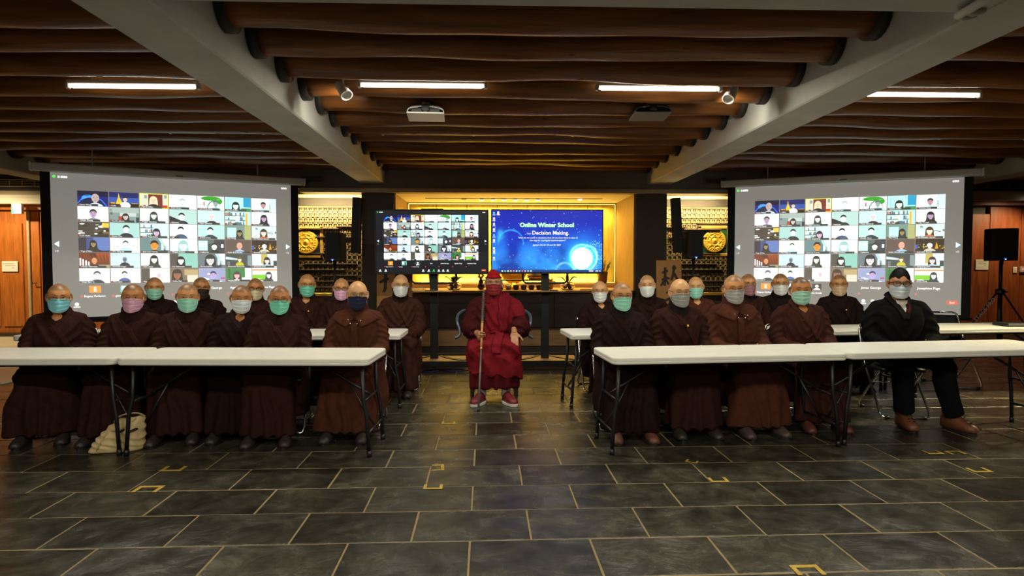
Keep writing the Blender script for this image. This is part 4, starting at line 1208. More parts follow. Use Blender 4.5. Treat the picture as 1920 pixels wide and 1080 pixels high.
# blue cables behind the stands
def cable(label, pts, r, mt):
    c = Vector(pts[0]); P = []
    for i in range(len(pts) - 1):
        a = Vector(pts[max(i - 1, 0)]); b_ = Vector(pts[i]); c_ = Vector(pts[i + 1]); d = Vector(pts[min(i + 2, len(pts) - 1)])
        for k in range(6):
            s_ = k / 6
            P.append(.5 * ((2 * b_) + (c_ - a) * s_ + (2 * a - 5 * b_ + 4 * c_ - d) * s_ ** 2 + (3 * b_ - a - 3 * c_ + d) * s_ ** 3))
    P.append(Vector(pts[-1]))
    p = MB(); p.tube([q - c for q in P], r, 6); o = obj('cable', p, mt, None, c); return tag(o, label, 'cable')
M_bluecable = mat('blue_cable', (.012, .018, .16), .5)
cable('blue network cable looping on the floor under the left television stand', [(-1.2, 8.1, .006), (-.95, 7.98, .007), (-.72, 8.12, .007), (-.55, 7.96, .007), (-.3, 8.06, .007), (-.12, 8.4, .007)], .006, M_bluecable)
cable('second blue cable coiled on the floor left of the monk in red', [(-1.0, 8.05, .018), (-.80, 7.93, .007), (-.62, 8.03, .018), (-.42, 8.10, .007), (-.2, 7.95, .007), (-.05, 8.2, .007)], .006, M_bluecable)
cable('blue cable arching onto the base of the right television stand', [(.10, 8.45, .007), (.22, 8.25, .15), (.34, 8.12, .21), (.48, 8.14, .20), (.62, 8.4, .15)], .006, M_bluecable)

# =================================================================== LOUDSPEAKERS
def box_speaker(x, y, z, rz, w, h, d, label, led=True):
    t = empty('loudspeaker', label, 'speaker', (x, y, z), rz)
    prof = [(-w / 2, d * .5), (-w / 2 + .02, -d * .35), (-w / 2 + .05, -d * .5), (w / 2 - .05, -d * .5), (w / 2 - .02, -d * .35), (w / 2, d * .5)]
    p = MB(); p.loft([[(a * s_, b_ * s_, zz) for a, b_ in prof] for zz, s_ in ((0, .96), (.015, 1), (h - .015, 1), (h, .96))], 0, False); obj('cabinet', p, M_blackplast, t)
    p = MB(); p.box((0, -d * .5 - .004, h * .53), (w - .11, .012, h * .84), .004); obj('grille', p, M_grille, t)
    p = MB(); p.tube([(-w / 2 - .002, -.04, h * .72), (-w / 2 - .018, -.02, h * .72), (-w / 2 - .018, .06, h * .72), (-w / 2 - .002, .08, h * .72)], .009, 8); obj('handle', p, M_blackplast, t)
    p = MB(); p.ell((0, -d * .5 - .012, h * .045), (.010, .006, .008), 10, 6); obj('power_light', p, M_blueled, t)
    p = MB(); p.box((0, -d * .5 - .003, h * .075), (.05, .006, .014), .001); obj('badge', p, M_grey, t)
    p = MB(); p.tube([(0, 0, .004), (0, 0, -.06)], .026, 12); obj('pole_socket', p, M_blackplast, t)
    return t
def pole_stand(x, y, top, label, spread, a0, rp=.018, text=None):
    t = empty('speaker_stand', label, 'stand', (x, y, 0))
    p = MB(); p.tube([(0, 0, .12), (0, 0, top * .62)], rp * 1.25, 12); p.tube([(0, 0, top * .6), (0, 0, top)], rp, 12); obj('pole', p, M_black, t)
    hub = top * .66
    p = MB(); p.lathe([(0, -.05), (rp * 2.2, -.05), (rp * 2.6, -.02), (rp * 2.6, .03), (rp * 1.6, .05), (0, .05)], 14); o = obj('collar', p, M_black, t, (0, 0, hub))
    p = MB(); p.tube([(rp * 2, 0, 0), (rp * 2 + .05, 0, 0)], .008, 6); p.box((rp * 2 + .06, 0, 0), (.02, .05, .02), .005); obj('knob', p, M_blackplast, o)
    p = MB(); p.lathe([(0, -.03), (rp * 2.2, -.03), (rp * 2.2, .03), (0, .03)], 12); obj('lower_collar', p, M_black, t, (0, 0, hub * .36))
    for k in range(3):
        a = a0 + 2 * PI * k / 3
        p = MB(); d = Vector((math.cos(a), math.sin(a), 0))
        p.tube([d * rp * 2 + Vector((0, 0, hub - .02)), d * spread * .5 + Vector((0, 0, hub * .52)), d * spread + Vector((0, 0, .015))], .017, 10, 0, False, None, .7); lg = obj('leg', p, M_black, t)
        p = MB(); p.tube([d * (spread - .03) + Vector((0, 0, .025)), d * (spread + .02) + Vector((0, 0, .012))], .014, 8); obj('rubber_foot', p, M_vinyl, lg)
        p = MB(); p.tube([d * rp * 2 + Vector((0, 0, hub * .36)), d * spread * .55 + Vector((0, 0, hub * .47))], .010, 6); obj('brace', p, M_black, t)
        if text and k == text[1]:
            v, f, w = text_geo(text[0], .02)
            A = d * spread * .12 + Vector((0, 0, hub * .90)); B = d * spread * .52 + Vector((0, 0, hub * .50))
            ex = (A - B).normalized(); nn = Vector((0, -1, 0)); ey = ex.cross(nn).normalized() * -1; nn = ex.cross(ey); 
            if nn.y > 0: ey = -ey; nn = -nn
            L = .46; q = [B + ex * (a_ / w * L) + ey * (b_ / w * L * 1.0 - .022) + Vector((0, -.028, 0)) for a_, b_ in v]
            p = MB(); p.add(q, f); obj('lettering', p, mat('white_letters', (.9, .9, .85), .5), lg)
    return t
pole_stand(-2.41, 9.50, 1.45, 'slim black pole stand under the loudspeaker left of the altar', .36, .5)
box_speaker(-2.41, 9.50, 1.455, 0, .29, .44, .26, 'black loudspeaker with blue light before the left gilt cabinet')
pole_stand(3.195, 9.50, 1.49, 'slim black pole stand under the loudspeaker right of the altar', .36, .5)
box_speaker(3.195, 9.50, 1.495, 0, .29, .44, .26, 'black loudspeaker with blue light before the right gilt cabinet')
pole_stand(8.30, 9.62, 1.46, 'black tripod stand with white lettering on one leg at far right', .70, PI * .92, .026, ('STAGE PRO', 0))
box_speaker(8.31, 9.62, 1.47, -.40, .40, .52, .30, 'large black loudspeaker on the tripod at far right')
def line_speaker(x, y, z, tilt, label):
    t = empty('column_speaker', label, 'speaker', (x, y, z)); t.rotation_euler = (0, tilt, 0)
    p = MB(); p.box((0, 0, 0), (.125, .15, .86), .008); obj('cabinet', p, M_blackplast, t)
    p = MB(); p.box((0, -.077, 0), (.105, .008, .82), .003); obj('grille', p, M_grille, t)
    for z in (-.28, .28):
        p = MB(); p.box((0, .10, z), (.05, .09, .04), .005); obj('wall_bracket', p, M_black, t)
line_speaker(-2.075, 9.52, 2.01, .045, 'tall tilted black column speaker on the left pillar')
line_speaker(2.93, 9.52, 2.025, -.06, 'tall tilted black column speaker on the right pillar')

# =================================================================== ALTAR THINGS
def rel(mb_fn, name, mt, t, loc=None):
    p = MB(); mb_fn(p); return obj(name, p, mt, t, loc)
M_leaf = mat('leaf_green', (.035, .075, .015), .45, var=.3, scale=20)
M_bamboo = mat('straw_stem', (.30, .24, .07), .6, var=.3, scale=20)
M_ceramic = mat('dark_ceramic', (.05, .018, .010), .25, var=.3, scale=15)
def vase_orchid(x, label, seed):
    t = empty('glass_vase', label, 'vase', (x, 9.95, .995)); q = random.Random(seed)
    rel(lambda p: p.lathe([(0, 0), (.085, 0), (.118, .03), (.125, .07), (.105, .115), (.085, .125), (.082, .118), (.10, .11), (.118, .07), (.11, .035), (.08, .01), (0, .01)], 24), 'bowl', M_glass, t)
    rel(lambda p: [p.ell((q.uniform(-.05, .05), q.uniform(-.05, .05), .03 + .012 * k), (.035, .03, .024), 8, 5) for k in range(6)], 'pebbles', M_darkwood, t)
    for k in range(8):
        a = q.uniform(0, 6.28); L = q.uniform(.12, .20); g = []
        for i in range(6):
            u = i / 5; r = .02 + L * u; z = .12 + .10 * math.sin(u * 2.2) * q.uniform(.9, 1.1); w = .030 * math.sin(PI * min(1, .12 + u * .86))
            c, s_ = math.cos(a), math.sin(a)
            g.append([Vector((r * c - s_ * w * e_, r * s_ + c * w * e_, z - .008 * abs(e_))) for e_ in (-1, 0, 1)])
        rel(lambda p: p.sheet(g, .003), 'leaf', M_leaf, t)
    for k in range(2):
        e_ = -1 if k else 1
        rel(lambda p: p.tube([(0, 0, .10), (.02 * e_, 0, .28), (.05 * e_, 0, .42), (.11 * e_, -.01, .50)], .0045, 6), 'stem', M_bamboo, t)
vase_orchid(-.60, 'round glass vase with broad leaves under the left television', 1)
vase_orchid(1.26, 'round glass vase with broad leaves under the right television', 2)
def reed_pot(x, y, label, seed, n):
    t = empty('reed_pot', label, 'plant pot', (x, y, 1.065)); q = random.Random(seed)
    rel(lambda p: p.lathe([(0, 0), (.075, 0), (.09, .06), (.10, .20), (.098, .22), (.088, .215), (.085, .06), (0, .05)], 20), 'pot', M_ceramic, t)
    for k in range(n):
        a = q.uniform(0, 6.28); r = q.uniform(.02, .16); h = q.uniform(.32, .52); b0 = Vector((.04 * math.cos(a), .04 * math.sin(a), .15)); tp = Vector((r * math.cos(a), r * math.sin(a) * .6, h))
        def mk(p):
            p.tube([b0, (b0 + tp) / 2 + Vector((0, 0, .05)), tp], [.004, .003, .002], 5)
            for m_ in range(3):
                c = b0.lerp(tp, .55 + .15 * m_); p.ell(c, (.010, .006, .034), 6, 5, 0, (q.uniform(-.6, .6), q.uniform(-.8, .8), 0))
        rel(mk, 'stem', M_bamboo if k % 2 else M_leaf, t)
reed_pot(2.02, 10.95, 'dark pot of tall reeds in the right corner of the recess', 5, 14)
reed_pot(-1.02, 10.95, 'dark reed pot half hidden behind the left television', 6, 8)
t = empty('golden_disc', 'glowing round gold ornament behind the monk in red', 'ornament', (.40, 10.55, .995))
rel(lambda p: (p.lathe([(0, 0), (.12, 0), (.13, .02), (.05, .05), (.05, .10), (0, .10)], 20), p.lathe([(.0, .03), (.16, .028), (.22, .016), (.235, .0), (.22, -.016), (0, -.02)], 36, 0, Matrix.Translation((0, 0, .315)) @ Matrix.Rotation(PI / 2, 4, 'X') @ Matrix.Diagonal((1, 1, 1, 1)))), 'disc', M_goldbright, t)
rel(lambda p: p.ell((0, -.02, .315), (.10, .03, .10), 20, 10), 'boss', M_goldbright, t)
t = empty('metal_drum', 'brassy round drum beside the gold ornament on the altar', 'drum', (.74, 10.05, 1.16))
rel(lambda p: p.lathe([(0, 0), (.10, 0), (.135, .03), (.14, .08), (.125, .115), (.11, .12), (0, .118)], 24), 'body', M_goldmetal, t)
rel(lambda p: p.lathe([(.141, .05), (.148, .055), (.148, .065), (.141, .07)], 24), 'band', M_darkwood, t)
for k in range(6):
    t = empty('offering_bowl', ['glass offering bowl at the left end of the row on the altar', 'glass offering bowl second from the left on the altar', 'dark jar with a pale band, third in the altar row', 'brown glass bowl fourth from the left on the altar', 'brown glass bowl fifth from the left on the altar', 'brown glass bowl at the right end of the row on the altar'][k], 'bowl', (.16 + k * .125, 9.86, .995), 0, 'bowls in a row on the altar')
    rel(lambda p: p.lathe([(0, 0), (.032, 0), (.045, .02), (.050, .07), (.047, .085), (.043, .083), (.040, .02), (0, .012)], 18), 'bowl', M_ceramic if k >= 2 else M_glass, t)
    rel(lambda p: p.lathe([(0, .0), (.041, .0), (.040, .05), (0, .055)], 14), 'filling', M_paper if k == 2 else M_bamboo, t, (0, 0, .014))
t = empty('lantern_flower', 'small golden flower ornament behind the right shoulder of the monk in red', 'ornament', (.98, 9.98, .995))
rel(lambda p: [p.ell((.05 * math.cos(a), .03 * math.sin(a), .10 + .05 * math.sin(a * 2)), (.035, .02, .055), 8, 6, 0, (0, .4 * math.cos(a), a)) for a in [k * PI / 3 for k in range(6)]], 'petals', M_goldbright, t)
rel(lambda p: p.tube([(0, 0, 0), (0, 0, .11)], .012, 8), 'stem', M_goldmetal, t)
t = empty('bronze_figure', 'dark small figure with golden blossom behind the left shoulder of the monk in red', 'ornament', (-.16, 9.92, .995))
rel(lambda p: (p.ell((0, 0, .06), (.06, .05, .06), 12, 8), p.ell((0, 0, .13), (.04, .035, .05), 12, 8), p.ell((0, 0, .19), (.025, .025, .03), 10, 8)), 'figure', M_ceramic, t)
rel(lambda p: [p.ell((.035 * math.cos(a), -.01, .235 + .035 * math.sin(a)), (.024, .015, .024), 8, 6) for a in [k * PI / 2.5 for k in range(5)]], 'blossom', M_goldbright, t)
t = empty('red_tray', 'thin red and white strip lying on the altar counter at right', 'tray', (1.62, 9.84, .996))
rel(lambda p: p.box((0, 0, .006), (.34, .10, .010), .003), 'strip', mat('red_lacquer', (.45, .02, .03), .4), t)
rel(lambda p: p.box((-.02, -.045, .013), (.30, .012, .004), .001), 'edge', M_paper, t)

# calligraphy boards with brush characters
def brush(p, pts, w, y):
    P = [Vector((a, y, b_)) for a, b_ in pts]
    n = len(P)
    g = []
    for i in range(n):
        d = (P[min(i + 1, n - 1)] - P[max(i - 1, 0)]).normalized(); nn = Vector((-d.z, 0, d.x))
        ww = w * (.75 + .35 * math.sin(PI * (i + .5) / n))
        g.append([P[i] + nn * ww, P[i] - nn * ww])
    p.sheet(g, .003, 0, False)
def board(x, y, w, h, z, rz, label, strokes):
    t = empty('calligraphy_board', label, 'board', (x, y, z), rz); t.rotation_euler = (-.05, 0, rz)
    rel(lambda p: p.box((0, 0, h / 2), (w, .02, h), .003), 'panel', mat('board_paper', (.48, .23, .065), .7, var=.12, scale=5), t)
    def mk(p):
        for k, (pts, wd) in enumerate(strokes): brush(p, [((a - .5) * w, h * b_) for a, b_ in pts], wd, -.0125 - .0009 * k)
    rel(mk, 'brush_characters', M_ink, t)
    for e_ in (-1, 1):
        rel(lambda p: p.tube([(e_ * w * .3, .015, .02), (e_ * w * .3, .25, -z + .012)], .012, 6), 'easel_leg', M_black, t)
    rel(lambda p: p.box((0, -.015, -.012), (w, .06, .02), .003), 'ledge', M_black, t)
    rel(lambda p: p.tube([(0, .012, h * .8), (0, .10, -z + .012)], .012, 6), 'easel_post', M_black, t)
board(-1.36, 8.62, .50, .96, .48, .0, 'brown calligraphy board with a black brush character under the left television',
      [([(.08, .88), (.22, .90), (.36, .90)], .016), ([(.24, .97), (.25, .80), (.24, .62), (.20, .56)], .020), ([(.08, .70), (.20, .74), (.34, .76)], .016), ([(.45, .93), (.60, .95), (.78, .94)], .016),
       ([(.48, .84), (.62, .86), (.80, .85)], .014), ([(.60, .97), (.56, .80), (.46, .68)], .015), ([(.62, .86), (.72, .76), (.84, .70)], .015), ([(.46, .66), (.46, .58)], .013), ([(.46, .66), (.74, .67), (.74, .57)], .013), ([(.46, .57), (.74, .57)], .013), ([(.56, .74), (.58, .62)], .012)])
board(2.56, 8.62, .36, 1.02, .45, .0, 'brown calligraphy board with black brush characters before the right pillar',
      [([(.22, .82), (.36, .85), (.46, .85)], .016), ([(.34, .90), (.34, .78), (.32, .64)], .018), ([(.20, .72), (.36, .76), (.52, .74)], .015), ([(.34, .76), (.24, .68), (.16, .64)], .014), ([(.36, .74), (.48, .66)], .013),
       ([(.62, .90), (.78, .89)], .018), ([(.70, .93), (.66, .80), (.58, .72)], .017), ([(.66, .84), (.78, .76), (.86, .72)], .016), ([(.38, .54), (.56, .57), (.72, .57)], .016), ([(.30, .43), (.50, .46), (.74, .47)], .018), ([(.36, .29), (.46, .32)], .020)])
# =================================================================== PEOPLE
def sstep(x, a, b_):
    t = np.clip((x - a) / (b_ - a), 0, 1); return t * t * (3 - 2 * t)
def remesh(mb, voxel, name, smooth=2, mats=()):
    me = mb.mesh('tmp'); o = bpy.data.objects.new('tmp', me); COL.objects.link(o)
    r = o.modifiers.new('r', 'REMESH'); r.mode = 'VOXEL'; r.voxel_size = voxel; r.use_smooth_shade = True
    if smooth:
        sm = o.modifiers.new('s', 'SMOOTH'); sm.factor = .5; sm.iterations = smooth
    out = bpy.data.meshes.new_from_object(o.evaluated_get(bpy.context.evaluated_depsgraph_get()))
    bpy.data.objects.remove(o, do_unlink=True); bpy.data.meshes.remove(me)
    out.name = name; out.materials.clear()
    for m in mats: out.materials.append(m)
    out.polygons.foreach_set('use_smooth', [True] * len(out.polygons))
    return out
def get_co(me):
    a = np.empty(len(me.vertices) * 3); me.vertices.foreach_get('co', a); return a.reshape(-1, 3)
def get_no(me):
    a = np.empty(len(me.vertices) * 3); me.vertices.foreach_get('normal', a); return a.reshape(-1, 3)
def set_co(me, P):
    me.vertices.foreach_set('co', P.astype(np.float32).ravel()); me.update()

HC = Vector((0, -.02, 1.145))      # head centre
PIV = Vector((0, .0, 1.05))        # neck pivot
def head_geo(nu=112, nv=84):
    v, f = sphere_grid(nu, nv); D = np.array(v)
    dx, dy, dz = D[:, 0], D[:, 1], D[:, 2]
    x = .0765 * dx; z = np.where(dz > 0, .119 * np.abs(dz) ** .93, .122 * dz)
    fr = np.clip(-dy, 0, 1); bk = np.clip(dy, 0, 1)
    y = -.094 * fr ** .82 + .098 * bk
    t = np.clip(-dz, 0, 1); up = np.clip(dz, 0, 1)
    x *= 1 - .21 * t ** 2.2 + .085 * np.sin(PI * np.clip(up, 0, 1)) + .05 * up * (dy > -.3)
    y = np.where(y > 0, y * (1 - .38 * np.clip(t - .15, 0, 1)), y)
    y = np.where(y > 0, y * (1 + .10 * np.sin(PI * up)), y * (1 + .07 * np.sin(PI * up)))
    y -= .012 * t ** 2 * fr
    g = lambda cx, cz, sx, sz: np.exp(-((x - cx) / sx) ** 2 - ((z - cz) / sz) ** 2) * (dy < 0)
    for e_ in (-1, 1):
        y += .0085 * g(e_ * .033, .004, .019, .012)
        y -= .0035 * g(e_ * .030, .030, .024, .010)
        y -= .0045 * g(e_ * .043, -.022, .020, .020)
        y += .004 * g(e_ * .052, -.062, .018, .026)
    nose = np.clip((.016 - z) / .052, 0, 1) * (z > -.040) + np.exp(-((z + .040) / .008) ** 2) * (z <= -.040)
    y -= (.004 + .017 * nose ** 1.3) * np.exp(-(x / (.0075 + .006 * np.clip(nose, 0, 1))) ** 2) * (z < .028) * (dy < 0) * (z > -.07)
    for e_ in (-1, 1): y -= .006 * g(e_ * .013, -.038, .007, .008)
    y -= .0055 * g(0, -.064, .022, .006); y -= .0055 * g(0, -.076, .019, .006); y += .003 * g(0, -.070, .022, .0025)
    y -= .006 * g(0, -.106, .022, .014)
    return np.stack([x, y, z], 1), f
HEADV, HEADF = head_geo()
HBVH = BVHTree.FromPolygons([tuple(p) for p in HEADV], HEADF)
def face_y(x, z, dflt=-.09):
    h = HBVH.ray_cast(Vector((x, -1, z)), Vector((0, 1, 0)))
    return h[0].y if h[0] is not None else dflt

def hand(mb, wrist, d, n, side, curl=(.25, .35, .3), k=1.0, thumb=.0, spread=.0):
    """d: finger direction, n: back-of-hand normal, side: +1 thumb on the d x n side"""
    d = Vector(d).normalized(); n = Vector(n); n = (n - d * n.dot(d)).normalized(); s_ = d.cross(n) * side
    w = Vector(wrist)
    R = Matrix((s_, d, n)).transposed().to_4x4()
    mb.ell(w + d * .045 * k, (.040 * k, .052 * k, .0145 * k), 14, 10, 0, None, None) if False else mb.ell((0, 0, 0), (.041 * k, .054 * k, .015 * k), 14, 10, 0, None, Matrix.Translation(w + d * .046 * k) @ R)
    mb.tube([w - d * .05 * k, w + d * .02 * k], [.026 * k, .028 * k], 10)
    for i, (o, L, r) in enumerate(((.029, .072, .0088), (.010, .080, .0092), (-.010, .075, .0088), (-.028, .060, .0078))):
        p = w + d * .085 * k + s_ * o * k; dd = (d + s_ * (o * 6 * spread)).normalized(); pts = [p - dd * .02 * k, p]; rad = [r * k, r * k]
        for j, (fr_, c) in enumerate(zip((.46, .31, .23), curl)):
            ax = s_; q = Matrix.Rotation(-c * (1 + .12 * i), 3, ax) if dd.cross(-n).dot(ax) < 0 else Matrix.Rotation(c * (1 + .12 * i), 3, ax)
            dd = (q @ dd).normalized(); p = p + dd * L * fr_ * k; pts.append(p); rad.append(r * k * (1 - .10 * (j + 1)))
        mb.tube(pts, rad, 8); mb.ell(pts[-1], (rad[-1],) * 3, 8, 6)
    p = w + d * .028 * k + s_ * .030 * k; dd = (d * .72 + s_ * (.72 - .3 * thumb) - n * (.15 + .5 * thumb)).normalized()
    pts = [p - dd * .015 * k, p + dd * .020 * k]; p = pts[-1]; rad = [.0125 * k, .0115 * k]
    for L, tw in ((.032, .35 + thumb * .6), (.026, .35 + thumb * .6)):
        dd = (dd + d * tw * .6 - n * tw * .4).normalized(); p = p + dd * L * k; pts.append(p); rad.append(rad[-1] * .9)
    mb.tube(pts, rad, 8); mb.ell(pts[-1], (rad[-1],) * 3, 8, 6)

def ring(cz, cx, cy, rx, ry, n=40, e=2.3, tilt=0.0, axis='z'):
    out = []
    for k in range(n):
        a = 2 * PI * k / n; c, s_ = math.cos(a), math.sin(a)
        u = abs(c) ** (2 / e) * (1 if c >= 0 else -1) * rx; v = abs(s_) ** (2 / e) * (1 if s_ >= 0 else -1) * ry
        if axis == 'z': out.append((cx + u, cy + v, cz + tilt * v / max(ry, 1e-6)))
        else: out.append((cx + u, cy, cz + v))
    return out

def head_matrix(yaw=0, pitch=0, roll=0):
    return Matrix.Translation(PIV) @ Euler((pitch, roll, yaw)).to_matrix().to_4x4() @ Matrix.Translation(-PIV)
def body_mesh(name, HM, arms, legs, voxel=.0062, chest=True):
    mb = MB()
    T = HM @ Matrix.Translation(HC)
    mb.add([tuple(p) for p in HEADV], HEADF, 0, True, T)
    for e_ in (-1, 1):
        A = T @ Matrix.Translation((e_ * .0785, .010, -.006)) @ Euler((-.12, 0, e_ * -.50)).to_matrix().to_4x4()
        mb.ell((0, 0, 0), (.0066, .017, .029), 12, 10, 0, None, A)
        pts = [(e_ * .004, .020 * math.cos(a) + .002, .004 + .029 * math.sin(a)) for a in [(-1.9 + 4.6 * q / 12) for q in range(13)]]
        mb.tube(pts, .0062, 8, 0, False, A)
        mb.ell((e_ * .002, -.004, -.028), (.007, .009, .010), 8, 6, 0, None, A)
    mb.tube([(0, .012, .94), (0, .008, 1.00), HM @ Vector((0, -.002, 1.06)), HM @ Vector((0, -.005, 1.10))], [.062, .053, .051, .054], 18)
    mb.loft([ring(.47, 0, .02, .15, .11, 24), ring(.60, 0, .01, .14, .10, 24), ring(.80, 0, 0, .145, .10, 24), ring(.92, 0, .0, .13, .080, 24), ring(.985, 0, .01, .09, .062, 24), ring(1.0, 0, .012, .05, .05, 24)])
    if chest: mb.ell((0, -.036, .950), (.056, .058, .062), 16, 12)
    for (pts, rad) in arms[0]: mb.tube(pts, rad, 12)
    for h in arms[1]: hand(mb, **h)
    for (pts, rad) in legs: mb.tube(pts, rad, 14)
    me = remesh(mb, voxel, name, 1, [M_skin])
    P = get_co(me); HI = (HM @ Matrix.Translation(HC)).inverted()
    Q = np.array(HI)[:3, :3] @ P.T + np.array(HI)[:3, 3:4]; x, y, z = Q
    st = sstep(z, .056, .076) * (y < 0.05) + (y >= -.03) * sstep(z + (y + .03) * .9, .016, .046)
    st = np.clip(np.maximum(st, (y > .0) * (np.abs(x) < .072) * sstep(z + y * .7, -.01, .03)), 0, 1) * (z > -.09)
    st = st * (.85 + .3 * vnoise(P * 60)); st = np.clip(st, 0, 1)
    a = me.attributes.new('stubble', 'FLOAT', 'POINT'); a.data.foreach_set('value', st.astype(np.float32))
    flush = np.exp(-(x / .020) ** 2 - ((z + .070) / .009) ** 2) * (y < -.07) * .8 + np.exp(-(x / .012) ** 2 - ((z + .035) / .012) ** 2) * (y < -.09) * .25
    flush = flush + .45 * np.exp(-((np.abs(x) - .078) / .01) ** 2 - ((z + .008) / .02) ** 2)
    a = me.attributes.new('flush', 'FLOAT', 'POINT'); a.data.foreach_set('value', flush.astype(np.float32))
    return me

LAP_ARMS = ([([(-.15, .01, .935), (-.205, -.05, .70), (-.10, -.30, .622)], [.036, .034, .028]), ([(.15, .01, .935), (.205, -.05, .70), (.10, -.30, .636)], [.036, .034, .028])],
            [dict(wrist=(-.095, -.305, .618), d=(.88, -.35, -.10), n=(.0, -.35, 1), side=1), dict(wrist=(.095, -.315, .640), d=(-.88, -.30, -.12), n=(0, -.4, 1), side=-1)])
SIT_LEGS = [([(s_ * .09, .02, .53), (s_ * .12, -.40, .520), (s_ * .12, -.425, .47), (s_ * .118, -.42, .12)], [.075, .052, .046, .034]) for s_ in (-1, 1)] + \
           [([(s_ * .118, -.42, .10), (s_ * .122, -.44, .060), (s_ * .127, -.50, .042), (s_ * .130, -.56, .036)], [.034, .034, .028, .020]) for s_ in (-1, 1)]
HM = {'A': head_matrix(0, 0, 0), 'B': head_matrix(.22, .03, .03), 'C': head_matrix(-.22, .02, -.03)}
BODY = {k: body_mesh('body', HM[k], LAP_ARMS, SIT_LEGS) for k in HM}

# ------------------------------------------------------------------ robes
def ridge(t):
    return (1 - np.abs(np.sin(t))) * 2 - .75
def fold(me, amp=1.0, seed=0.0, skirt_c=(0, -.42), sleeve=True):
    P = get_co(me); Nn = get_no(me); x, y, z = P.T; S = P + seed * 3.7
    n1 = vnoise(S * 5); n2 = vnoise(S * 11 + 4); n3 = vnoise(S * 24 + 9)
    ax = np.abs(x)
    wt = sstep(z, .60, .72) * (1 - sstep(z, .93, 1.0)) * (1 - sstep(ax, .15, .20))
    d = wt * .0060 * ridge((ax * .80 - z * .60) * 44 + 2.2 * n1) * (y < 0)
    ws = sstep(ax, .165, .21) * sstep(z, .54, .60)
    d = d + ws * .0060 * ridge((z * .75 + y * .75 + .35 * ax) * 48 + 2.6 * n1 + seed)
    wk = 1 - sstep(z, .40, .54)
    th = np.arctan2(y - skirt_c[1], x - skirt_c[0])
    d = d + wk * .013 * np.sin(th * 9 + 2.2 * n1 + seed) * (.5 + .8 * (1 - z / .5))
    wl = sstep(z, .44, .54) * (1 - sstep(z, .60, .66)) * (y < -.1)
    d = d + wl * .007 * ridge((x * .5 + y * .9) * 30 + 2 * n1 + seed)
    d = d + .005 * n1 + .0030 * n2 + .0012 * n3
    set_co(me, P + Nn * (d * amp)[:, None])
def robe_parts(mb, flare=1.0, drape=True, narrow=1.0, vneck=.035):
    R = []
    for z, cy, rx, ry, tl in ((.465, .02, .19, .155, 0), (.55, .02, .195, .16, 0), (.66, .0, .180, .148, 0), (.78, -.01, .180, .138, 0), (.88, -.005, .182, .126, 0), (.945, .0, .168, .106, .008), (.985, .010, .125, .086, vneck * .6), (1.012, .014, .088, .074, vneck), (1.035, .014, .072, .066, vneck * 1.1)):
        R.append(ring(z, 0, cy, rx * narrow, ry, 44, 2.3, tl))
    mb.loft(R)
    for s_ in (-1, 1):
        mb.tube([(s_ * .085, .012, .975), (s_ * .150, .012, .950), (s_ * .190, .004, .885), (s_ * .212, -.025, .78), (s_ * .220, -.070, .690), (s_ * .190, -.18, .645), (s_ * .130, -.270, .632), (s_ * .095, -.310, .628)],
                [.048, .060, .066, .066, .068, .070, .072, .080], 20)
        if drape:
            mb.loft([ring(.60, s_ * .09, .0, .12, .15, 24), ring(.45, s_ * .10, .0, .135, .18, 24), ring(.28, s_ * .11, -.02, .135 * flare, .20, 24), ring(.17, s_ * .11, -.03, .125 * flare, .20, 24)])
    mb.loft([ring(.535, 0, .14, .190, .085, 36, 2.6, 0, 'y'), ring(.540, 0, -.05, .205, .088, 36, 2.6, 0, 'y'), ring(.540, 0, -.25, .210, .086, 36, 2.6, 0, 'y'), ring(.532, 0, -.40, .210, .082, 36, 2.6, 0, 'y'), ring(.505, 0, -.485, .180, .060, 36, 2.4, 0, 'y')])
    mb.loft([ring(.57, 0, -.38, .190, .105, 48), ring(.46, 0, -.40, .205, .115, 48), ring(.30, 0, -.41, .212 * flare, .125, 48), ring(.15, 0, -.415, .222 * flare, .135, 48), ring(.085, 0, -.415, .228 * flare, .138, 48)])
def robe_mesh(seed, flare=1.0, drape=True, narrow=1.0, amp=1.0, vneck=.035):
    mb = MB(); robe_parts(mb, flare, drape, narrow, vneck)
    me = remesh(mb, .0095, 'robe', 2, [M_cloth]); fold(me, amp, seed)
    return me
ROBES = [robe_mesh(1.0, 1.0), robe_mesh(2.3, 1.18), robe_mesh(4.1, .95, True, .96), robe_mesh(6.7, 1.05, True, 1.02, 1.2)]
COAT = robe_mesh(9.1, 1.15, True, 1.06, .75, .02)
def bvh_of(me):
    return BVHTree.FromPolygons([v.co.copy() for v in me.vertices], [list(p.vertices) for p in me.polygons])
BV = {id(m): bvh_of(m) for m in ROBES + [COAT]}
def on_cloth(bv, p, off):
    h = bv.find_nearest(Vector(p)); n = h[1]
    return h[0] + n * off, n
def spline(pts, m=5):
    P = [Vector(p) for p in pts]; out = []
    for i in range(len(P) - 1):
        a, b_, c, d = P[max(i - 1, 0)], P[i], P[i + 1], P[min(i + 2, len(P) - 1)]
        for k in range(m):
            s_ = k / m; out.append(.5 * ((2 * b_) + (c - a) * s_ + (2 * a - 5 * b_ + 4 * c - d) * s_ ** 2 + (3 * b_ - a - 3 * c + d) * s_ ** 3))
    out.append(P[-1]); return out
